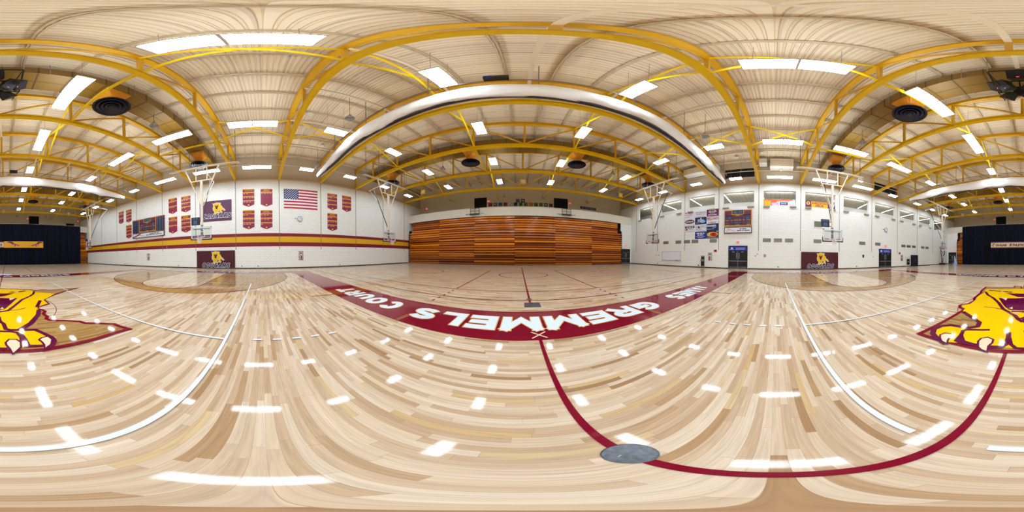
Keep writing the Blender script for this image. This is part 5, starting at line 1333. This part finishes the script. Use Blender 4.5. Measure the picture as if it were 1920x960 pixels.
    # drinking fountains
    r = thing('drinking_fountain', eface(9.32, .17, 0), 'dark steel drinking fountain left of extinguisher cabinet by the door', 'fountain')
    MB().box(XE - .04, XE, 9.05, 9.59, .17, 1.6).build('back_panel', 'greyp', r); MB().box(XE - .30, XE - .04, 9.1, 9.54, .85, 1.1).build('basin', 'grey', r); MB().box(XE - .05, XE - .035, 9.1, 9.54, 1.12, 1.45).build('alcove', 'navy', r); MB().box(XE - .2, XE - .04, 9.12, 9.52, .25, .82).build('lower_case', 'navy', r)
    r = thing('drinking_fountain', eface(-20.96, .08, 0), 'bottle filling fountain in a white panel beside black cabinet', 'fountain')
    MB().box(XE - .03, XE, -21.55, -20.36, .08, 1.62).build('back_panel', 'white', r); MB().box(XE - .22, XE - .03, -21.3, -20.75, .3, 1.3).build('fountain_case', 'navy', r); MB().box(XE - .3, XE - .22, -21.3, -20.75, .75, .9).build('basin', 'grey', r)
    # black cabinet
    r = thing('storage_cabinet', (XE - .3, -22.5, 0), 'tall black storage cabinet against the openings wall', 'cabinet')
    MB().box(XE - .55, XE - .005, -23.2, -21.8, .03, 2.0).build('case', 'blackgl', r)
    for a, b, h in ((-23.18, -22.51, -22.56), (-22.49, -21.82, -22.44)):
        d = MB().box(XE - .58, XE - .55, a, b, .08, 1.96).build('cabinet_door', 'navy', r); MB().box(XE - .6, XE - .58, h - .015, h + .015, .95, 1.15).build('handle', 'grey', d)
    MB().box(XE - .54, XE - .01, -23.18, -21.82, 0, .03).build('plinth', 'black', r)
    # alarms, plates, outlets
    for y, z, lab in ((7.53, 2.23, 'red fire alarm box below the sponsor banners'), (-18.99, 2.26, 'red fire alarm box near bottle filling fountain')):
        r = thing('fire_alarm', eface(y, z - .14, 0), lab, 'fire alarm', 'fire alarms'); MB().box(XE - .06, XE, y - .17, y + .17, z - .14, z + .14).build('case', 'red', r); MB().rect(-.08, .08, -.06, .06, eface(y, z, .066), NY, Z_).build('strobe', 'admar', r)
    for face, y, z, w, h, m, lab in ((eface, 1.2, 1.66, .15, .17, 'greyp', 'grey switch plate beside the double doors under scoreboard'), (eface, 2.35, 1.62, .07, .07, 'greyp', 'tiny round switch just right of the scoreboard doors, lower'), (eface, 2.1, 1.85, .07, .07, 'greyp', 'tiny round switch just right of the scoreboard doors, upper'), (eface, -11.93, 1.72, .13, .2, 'navy', 'dark thermostat plate left of the doors under the clock'), (eface, -13.6, 1.62, .05, .05, 'navy', 'tiny dark switch nearest the doors under the clock'), (eface, 17.6, 1.62, .05, .07, 'navy', 'small dark switch left of the whiteboard, farther one'), (eface, 17.0, 1.62, .05, .07, 'navy', 'small dark switch left of the whiteboard, nearer one'),
        (wface, -12.63, 2.82, .06, .12, 'greyp', 'small plate on the gold stripe below the wide scoreboard'),
        (wface, -.54, .29, .07, .05, 'black', 'black outlet just right of the flag wall pad'), (wface, -10.8, .28, .07, .05, 'black', 'black outlet left of the flag wall pad'), (wface, -2.44, .3, .05, .05, 'black', 'black outlet closest to the flag wall pad'), (wface, 9.7, .27, .06, .05, 'black', 'black outlet right of the extinguisher cabinet below flag'), (wface, -21.33, .3, .07, .06, 'black', 'black outlet on flag wall nearest the blue cloth'),
        (eface, 9.98, .29, .07, .07, 'black', 'black outlet left of the dark steel fountain'), (eface, -.43, .31, .07, .06, 'black', 'black outlet left of openings wall pad'), (eface, -10.86, .29, .07, .07, 'black', 'black outlet right of openings wall pad'), (eface, 17.2, .3, .06, .06, 'black', 'black outlet near the corner by bare bleachers')):
        s = 1 if face is wface else -1; x = face(0, 0, 0)[0]
        tag(MB().box(min(x, x + s * .03), max(x, x + s * .03), y - w, y + w, z - h, z + h).build('wall_outlet' if z < 1 else 'wall_switch', m), lab, 'outlet' if z < 1 else 'switch', 'wall plates')
    # grilles
    names = ['beside the basket near the whiteboard', 'above the right part of whiteboard', 'first right of whiteboard', 'under the royal blue sponsor banner', 'under the black sponsor banner', 'first right of scoreboard doors', 'second right of scoreboard doors', 'third right of scoreboard doors', 'behind the main basket', 'first left of the clock doors', 'directly left of the clock doors exit sign', 'above the alarm box by black cabinet, first', 'above the bottle fountain', 'above the black cabinet', 'right of black cabinet, first', 'right of black cabinet, second']
    for y, n in zip((15.6, 13.28, 11.84, 10.55, 7.85, .98, -.37, -1.73, -5.3, -11.75, -14.47, -19.92, -21.26, -22.65, -25.3, -26.73), names):
        r = thing('air_grille', eface(y, 3.33, 0), 'grey rectangular wall grille %s' % n, 'vent', 'wall grilles on the openings wall')
        MB().box(XE - .03, XE, y - .5, y + .5, 3.33, 3.78).build('frame', 'greyp', r)
        mb = MB()
        for k in range(20): mb.box(XE - .045, XE - .03, y - .46 + k * .047, y - .44 + k * .047, 3.37, 3.74)
        mb.build('louver', 'grey', r)
    # small ledges under the gallery openings
    k = 0
    on = ['eleventh', 'tenth', 'ninth', 'eighth', 'seventh', 'sixth', 'fifth', 'fourth', 'third', 'second', 'first']
    for n in range(-6, 5):
        c = -.56 + 5.12 * n
        for e in (1, -1):
            y = c + e * 1.6
            o = MB().box(XE - .16, XE - .001, y - .40, y + .40, 7.74, 7.90).build('ledge_bracket', 'greyp'); k += 1
            tag(o, 'grey ledge under the %s end of gallery opening, %s from bare bleachers' % ('left' if e > 0 else 'right', on[n + 6]), 'bracket', 'ledges under the gallery openings')
    # gallery lights
    for i in range(11):
        y = 6.7 + 5.05 * (i - 8)
        if y < YSB + 1: continue
        r = thing('linear_light', (22.2, y, 10.1), 'slim linear light seen through gallery opening, %s from blue cloth' % ['first', 'second', 'third', 'fourth', 'fifth', 'sixth', 'seventh', 'eighth', 'ninth', 'tenth', 'eleventh'][i], 'light', 'gallery ceiling lights')
        MB().box(20.4, 24.2, y - .07, y + .07, 10.13, 10.177).build('housing', 'white', r); MB().box(20.4, 24.2, y - .055, y + .055, 10.12, 10.13).build('diffuser', 'led', r)
    # gallery signs
    r = thing('gallery_banner', (XE + .1, -.55, 7.95), 'orange and white banner in the gallery opening right of the scoreboard', 'banner'); o = Vector((XE + .08, -.55, 8.4))
    MB().box(XE + .09, XE + .11, -2.45, 1.4, 7.95, 8.85).build('vinyl', 'adwhite', r)
    MB().poly([(-1.95, -.43), (-1.0, -.43), (-.2, .25), (1.6, .36), (1.6, .44), (-1.95, .44)], o, NY, Z_).build('orange_field', 'adorange', r)
    MB().rect(-1.9, -1.1, -.4, .3, o + Vector((-.003, 0, 0)), NY, Z_).build('orange_field', 'adyellow', r)
    MB().rect(-1.05, -.12, -.32, 0, o + Vector((-.006, 0, 0)), NY, Z_).build('logo_block', 'adpink', r); MB().rect(.02, .98, -.32, .02, o + Vector((-.006, 0, 0)), NY, Z_).build('logo_block', 'adnavy', r)
    mb = MB(); scrib(mb, -1.4, 1.6, .3, .09, o + Vector((-.008, 0, 0)), NY, Z_, rnd); scrib(mb, -1.0, 1.2, .14, .08, o + Vector((-.008, 0, 0)), NY, Z_, rnd); mb.build('small_lettering', 'adred', r)
    mb = MB(); scrib(mb, .15, .85, -.15, .12, o + Vector((-.009, 0, 0)), NY, Z_, rnd); scrib(mb, -.95, -.25, -.2, .12, o + Vector((-.009, 0, 0)), NY, Z_, rnd); mb.build('small_lettering', 'adwhite', r)
    MB().ribbon([(1.15, -.28), (1.3, -.18), (1.5, -.3), (1.75, -.2)], .04, o + Vector((-.006, 0, 0)), NY, Z_).build('script_mark', 'adpink', r)
    r = thing('gallery_banner', (XE + .1, -5.7, 7.98), 'yellow banner reading DACOTAH DECK in a gallery opening', 'banner'); o = Vector((XE + .08, -5.7, 8.43))
    MB().box(XE + .09, XE + .11, -7.66, -3.72, 7.98, 8.86).build('vinyl', 'adyellow', r)
    MB().rect(-1.97, -1.22, -.44, .42, o, NY, Z_).build('plum_block', 'adplum', r); MB().rect(.95, 1.25, -.44, .42, o, NY, Z_).build('plum_block', 'admar', r); MB().rect(1.25, 1.95, -.44, .42, o + Vector((-.003, 0, 0)), NY, Z_).build('blue_block', 'adblue', r)
    MB().ribbon([(-1.97, .41), (.95, .41)], .06, o + Vector((-.003, 0, 0)), NY, Z_).build('plum_block', 'adplum', r)
    mb = MB(); mb.text('DACOTAH', o + Vector(NY) * -.12 + Vector((-.006, 0, .17)), NY, Z_, 1.95, .3, .03); mb.text('DECK', o + Vector(NY) * -.12 + Vector((-.006, 0, -.2)), NY, Z_, 1.1, .3, .03); mb.build('lettering', 'admar', r)
    mb = MB(); mb.disc(o + Vector(NY) * -1.62 + Vector((-.004, 0, .08)), .24, NY, Z_); mb.build('round_mark', 'adyellow', r)
    MB().disc(o + Vector(NY) * -1.62 + Vector((-.006, 0, .1)), .1, NY, Z_).build('round_mark', 'adplum', r)
    mb = MB(); scrib(mb, 1.35, 1.85, .2, .12, o + Vector((-.006, 0, 0)), NY, Z_, rnd); scrib(mb, 1.35, 1.85, -.1, .12, o + Vector((-.006, 0, 0)), NY, Z_, rnd); mb.build('small_lettering', 'adcyan', r)
    # exit signs
    for o, R_, lab in (((XE, 4.55, 3.33), NY, 'red exit sign above the scoreboard double doors'), ((XE, -15.93, 3.33), NY, 'red exit sign above double doors below the clock'), ((18.5, YN, 3.36), X_, 'red exit sign above the doors beside bare bleachers'), ((18.3, YS, 3.3), NX, 'red exit sign above the corner doors by blue cloth'),
        ((-5.15, YNB, 11.0), X_, 'red exit sign at balcony back, by first dark doorway over bare bleachers'), ((8.85, YNB, 11.0), X_, 'red exit sign at balcony back, by second dark doorway over bare bleachers'), ((-17.4, YNB, 10.9), X_, 'red exit sign high in the corner by flag wall and bare bleachers'),
        ((-5.1, YSB, 11.02), NX, 'red exit sign at balcony back over blue cloth, mid hall'), ((-18.3, YSB, 11.1), NX, 'red exit sign at balcony back over blue cloth, flag side'), ((8.75, YSB, 11.0), NX, 'red exit sign at balcony back over blue cloth, openings side')):
        o = Vector(o); n = Vector(R_).cross(Vector(Z_)); w, h = .22, .15
        r = thing('exit_sign', tuple(o - Vector((0, 0, h))), lab, 'sign', 'red exit signs')
        c = MB(); p = [o + Vector(R_) * u + Vector((0, 0, v)) + n * d for d in (0, .08) for v in (-h, h) for u in (-w, w)]
        c.add(p, [(0, 2, 3, 1), (4, 5, 7, 6), (0, 1, 5, 4), (2, 6, 7, 3), (0, 4, 6, 2), (1, 3, 7, 5)]); c.build('case', 'adwhite', r)
        f = MB().rect(-w * .86, w * .86, -h * .8, h * .8, o + n * .084, R_, Z_).build('face', 'adpink', r)
        MB().text('EXIT', o + n * .088, R_, Z_, w * 1.6, h * 1.35, .05).build('lettering', 'redlamp', f)
    # framed photographs over the bare bleachers
    pm = ['photored', 'photogreen', 'photoblue', 'photored', 'photowhite', 'photo', 'photogreen', 'photogreen', 'adorange', 'photogreen', 'photogreen', 'photo', 'photored']
    pos = [(-4.86 + .86 * i, 10.36, pm[i]) for i in range(13)] + [(-.21, 11.0, 'photoblue'), (.65, 11.0, 'photo')]
    for i, (x, z, m) in enumerate(pos):
        lab = 'sports photograph on the balcony wall, %s' % ('number %s in the long row from flag side' % ['one', 'two', 'three', 'four', 'five', 'six', 'seven', 'eight', 'nine', 'ten', 'eleven', 'twelve', 'thirteen'][i] if i < 13 else ['upper pair, flag side', 'upper pair, openings side'][i - 13])
        r = thing('wall_photo', (x, YNB - .02, z - .33), lab, 'picture', 'sports photographs on the balcony wall')
        MB().box(x - .33, x + .33, YNB - .03, YNB - .001, z - .33, z + .33).build('frame', 'photo', r)
        o = (x, YNB - .034, z); MB().rect(-.29, .29, -.29, .29, o, X_, Z_).build('print', m, r)
        mb = MB(); q = random.Random(i)
        for k in range(4): mb.disc((x + q.uniform(-.16, .16), YNB - .038 - .001 * k, z + q.uniform(-.12, .14)), q.uniform(.05, .11), X_, Z_, 8)
        mb.build('player_shape', q.choice(['adwhite', 'photo', 'admar', 'dark']), r)
    r = thing('wall_sign', (12.45, YNB - .02, 10.2), 'long dark sign with pale lettering on the balcony wall', 'sign'); MB().box(10.85, 14.1, YNB - .03, YNB - .001, 10.2, 10.68).build('board', 'navy', r)
    mb = MB(); scrib(mb, -1.3, 1.5, 0, .26, (12.45, YNB - .036, 10.44), X_, Z_, rnd); mb.build('lettering', 'adgrey', r)

# ================================================================ the blue cloth end
def cloth_end():
    x0, x1, y, z1 = -16.75, 15.3, -34.35, 8.72
    r = thing('stage_curtain', (CX, y, .02), 'huge dark navy pleated cloth hung across the closed bleachers', 'curtain')
    n = 640; vs = []; fs = []; rnd = random.Random(11); lv = [.02, .6, 2.5, 5, 7.5, z1]
    ph = [rnd.uniform(-.03, .03) for _ in range(n + 1)]
    for i in range(n + 1):
        x = x0 + (x1 - x0) * i / n
        w = .055 * math.sin(x * 11 + 1.3 * math.sin(x * .9)) + .03 * math.sin(x * 23.0) + ph[i] * .35
        for z in lv: vs.append((x, y + w * (1.0 - .35 * z / z1), z))
    m = len(lv)
    for i in range(n):
        for j in range(m - 1): a = i * m + j; fs.append((a, a + 1, a + m + 1, a + m))
    MB().add(vs, fs).build('pleated_cloth', 'navycloth', r, smooth=True)
    MB().tube([(x0, y - .12, z1 - .02), (x1, y - .12, z1 - .02)], .05, 8).build('curtain_pole', 'black', r)
    yb = y + .14
    def U_(x, z, d=0): return (x, yb + d, z)
    # text banner
    r = thing('curtain_banner', (4.55, yb, 3.55), 'cream banner reading COUGAR ATHLETICS on the navy cloth', 'banner')
    MB().box(.62, 8.5, yb - .01, yb + .01, 3.55, 4.92).build('vinyl', 'adplum', r)
    f = MB().rect(-3.94, 3.94, -.50, .50, U_(4.56, 4.235, .014), NX, Z_).build('cream_field', 'bannergold', r)
    MB().rect(-3.94, 3.94, -.44, .44, U_(4.56, 4.235, .017), NX, Z_).build('cream_field', 'creamfl', r)
    mb = MB(); o = Vector(U_(4.56, 4.235, .022)); L = Vector(NX)
    mb.text('C', o + L * -3.38, NX, Z_, .55, .66, .05, .2); mb.text('OUGAR', o + L * -1.72 + Vector((0, 0, -.06)), NX, Z_, 2.45, .5, .05, .2); mb.text('A', o + L * .28, NX, Z_, .6, .66, .05, .2); mb.text('THLETICS', o + L * 2.15 + Vector((0, 0, -.06)), NX, Z_, 3.0, .5, .05, .2); mb.build('lettering', 'navy', r)
    # eyes banner
    r = thing('curtain_banner', (-3.6, yb, 3.58), 'gold banner with two fierce cat eyes on the navy cloth', 'banner')
    MB().box(-7.8, .58, yb - .01, yb + .01, 3.58, 4.95).build('vinyl', 'bannergold', r)
    o = U_(-3.6, 4.26, .014); o2 = U_(-3.6, 4.26, .017); o3 = U_(-3.6, 4.26, .02); o4 = U_(-3.6, 4.26, .023)
    for e in (1, -1):
        g = lambda L: [((p[0] - .35) * 1 * e + .35 if True else 0, p[1]) for p in L]
        lash = [(.95, -.42), (1.55, -.18), (2.05, -.32), (2.55, -.58), (3.0, -.3), (3.2, .1), (3.55, .35), (4.1, .45), (4.1, .62), (3.6, .66), (3.1, .62), (2.7, .2), (2.2, .02), (1.7, -.1), (1.2, -.28)]
        eye = [(2.0, -.2), (2.3, -.5), (2.65, -.55), (2.95, -.25), (3.05, .12), (2.75, 0), (2.3, -.12)]
        lash = g(lash); eye = g(eye); dd = -1.05
        lash = [(p[0] + (0 if e > 0 else 0), p[1]) for p in lash]
        if e < 0: lash.reverse(); eye.reverse()
        MB().poly(lash, o, NX, Z_).build('lash', 'adplum', r); MB().poly(eye, o2, NX, Z_).build('iris', 'adyellow', r)
        cx = .35 + e * 2.25
        MB().disc(Vector(o3) + Vector(NX) * cx + Vector((0, 0, -.22)), .17, NX, Z_).build('pupil', 'navy', r); MB().disc(Vector(o4) + Vector(NX) * (cx - .06) + Vector((0, 0, -.15)), .05, NX, Z_).build('glint', 'adwhite', r)
    # draped cloth bundle
    r = thing('draped_flag_stand', (16.75, -33.4, 0), 'pale blue and white draped flag leaning by the corner doors', 'flag')
    mb = MB(); vs = []; fs = []; n = 20
    for j, (z, rr, dx) in enumerate(((.03, .5, .12), (.4, .42, .1), (1.0, .26, .04), (1.6, .14, -.04), (1.95, .07, -.08))):
        for k in range(n):
            t = 2 * math.pi * k / n; q = rr * (1 + .22 * math.sin(5 * t + j * .4)); vs.append((16.75 - dx + q * math.cos(t), -33.4 + q * math.sin(t) * .7, z))
    for j in range(4):
        for k in range(n): fs.append((j * n + k, j * n + (k + 1) % n, (j + 1) * n + (k + 1) % n, (j + 1) * n + k))
    mb.add(vs, fs).build('cloth', 'paleblue', r, smooth=True)
    MB().tube([(16.65, -33.4, .0), (16.85, -33.4, 2.1)], .02, 8).build('pole', 'grey', r)
    mb = MB(); mb.ribbon([(.1, .3), (.28, .6), (.15, .9), (.3, 1.2)], .12, (16.6, -33.0, 0), X_, Z_); mb.build('blue_stripe', 'adblue', r)

def floor_bits():
    def plate(x, y, rr, lab):
        r = thing('floor_socket_cover', (x, y, 0), lab, 'floor cover', 'round floor socket covers')
        MB().lathe([(rr, .0), (rr, .006), (rr * .94, .010), (rr * .9, .0085), (.0, .0085)], x, y, 40).build('cover_plate', 'silver', r)
        MB().tube([(x - rr * .55, y - .008, .0105), (x - rr * .35, y + .004, .0105)], .006, 6).build('lift_ring', 'grey', r)
    plate(.372, .435, .106, 'scuffed round silver floor cover close to the camera on the maroon line')
    plate(.36, 5.5, .1, 'round metal floor cover beyond the square plate on the far line')
    plate(.36, -11.1, .1, 'round metal floor cover beyond the cat emblem')
    for x, y, w, h, m, lab in ((.41, 4.83, .24, .23, 'silver', 'square grey metal floor hatch just beyond the maroon lettering'), (.1, -14.75, .55, .2, 'paleblue', 'flat pale blue plate on the floor before the navy cloth'), (11.0, -14.9, .45, .3, 'paleblue', 'flat pale blue plate on the floor toward the black cabinet')):
        r = thing('floor_hatch', (x, y, 0), lab, 'floor cover', 'floor hatches')
        MB().box(x - w, x + w, y - h, y + h, 0.0, .010).build('hatch_plate', m, r); MB().box(x - .05, x + .05, y + h * .6, y + h * .6 + .04, .010, .013).build('finger_slot', 'navy', r)

# ================================================================ build
setting(); doors()
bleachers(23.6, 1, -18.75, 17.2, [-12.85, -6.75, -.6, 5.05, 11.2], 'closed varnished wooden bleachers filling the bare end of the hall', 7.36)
bleachers(-34.8, -1, -18.85, 16.9, [-12.85, -6.75, -.6, 5.05, 11.2], 'closed wooden bleachers mostly hidden behind the navy cloth', 7.46)
trusses(); braces(); joists(); lights(); ducts(); dividers(); speakers(); pendants(); roof_extras()
hoops(); wall_bits(); cloth_end(); floor_bits()
for o in bpy.data.objects:
    if '_o' in o: del o['_o']

for i in range(-6, 5):  # added lamps, hidden behind the wall, to brighten the gallery
    ld = bpy.data.lights.new('gallery_added_fill', 'AREA'); ld.shape = 'RECTANGLE'; ld.size = 3.4; ld.size_y = .25; ld.energy = 70; ld.color = (.93, .96, 1)
    lo = bpy.data.objects.new('gallery_added_fill', ld); COL.objects.link(lo); lo.location = (XE + .55, -.56 + 5.12 * i, 9.95)
    lo.rotation_euler = Vector((-1, 0, .35)).to_track_quat('Z', 'Y').to_euler()
# ---------------------------------------------------------------- camera: full sphere panorama, very slightly off level
cd = bpy.data.cameras.new('camera'); cam = bpy.data.objects.new('camera', cd); COL.objects.link(cam)
cd.type = 'PANO'
try: cd.cycles.panorama_type = 'EQUIRECTANGULAR'
except Exception: cd.panorama_type = 'EQUIRECTANGULAR'
a, b = math.radians(-.251), math.radians(.519)
tilt = Matrix(((1, 0, -a), (0, 1, -b), (a, b, 1)))
yaw = Matrix.Rotation(math.radians(12.55 / 5.33333), 3, 'Z') @ Matrix.Rotation(math.radians(90), 3, 'X')
rot = (tilt.transposed() @ yaw).to_quaternion()
cam.rotation_mode = 'QUATERNION'; cam.rotation_quaternion = rot; cam.location = (0, 0, 1.55)
cd.clip_end = 500; cd.clip_start = .01
SC.camera = cam
wd = bpy.data.worlds.new('world'); wd.use_nodes = True; SC.world = wd
wd.node_tree.nodes['Background'].inputs[0].default_value = (.6, .58, .55, 1); wd.node_tree.nodes['Background'].inputs[1].default_value = .3
SC.view_settings.view_transform = 'Standard'; SC.view_settings.look = 'None'; SC.view_settings.exposure = 0.0; SC.view_settings.gamma = 1.0
SC.cycles.max_bounces = 8; SC.cycles.diffuse_bounces = 4; SC.cycles.glossy_bounces = 4; SC.cycles.transparent_max_bounces = 12; SC.cycles.caustics_reflective = False; SC.cycles.caustics_refractive = False
SC.cycles.sample_clamp_indirect = 8.0
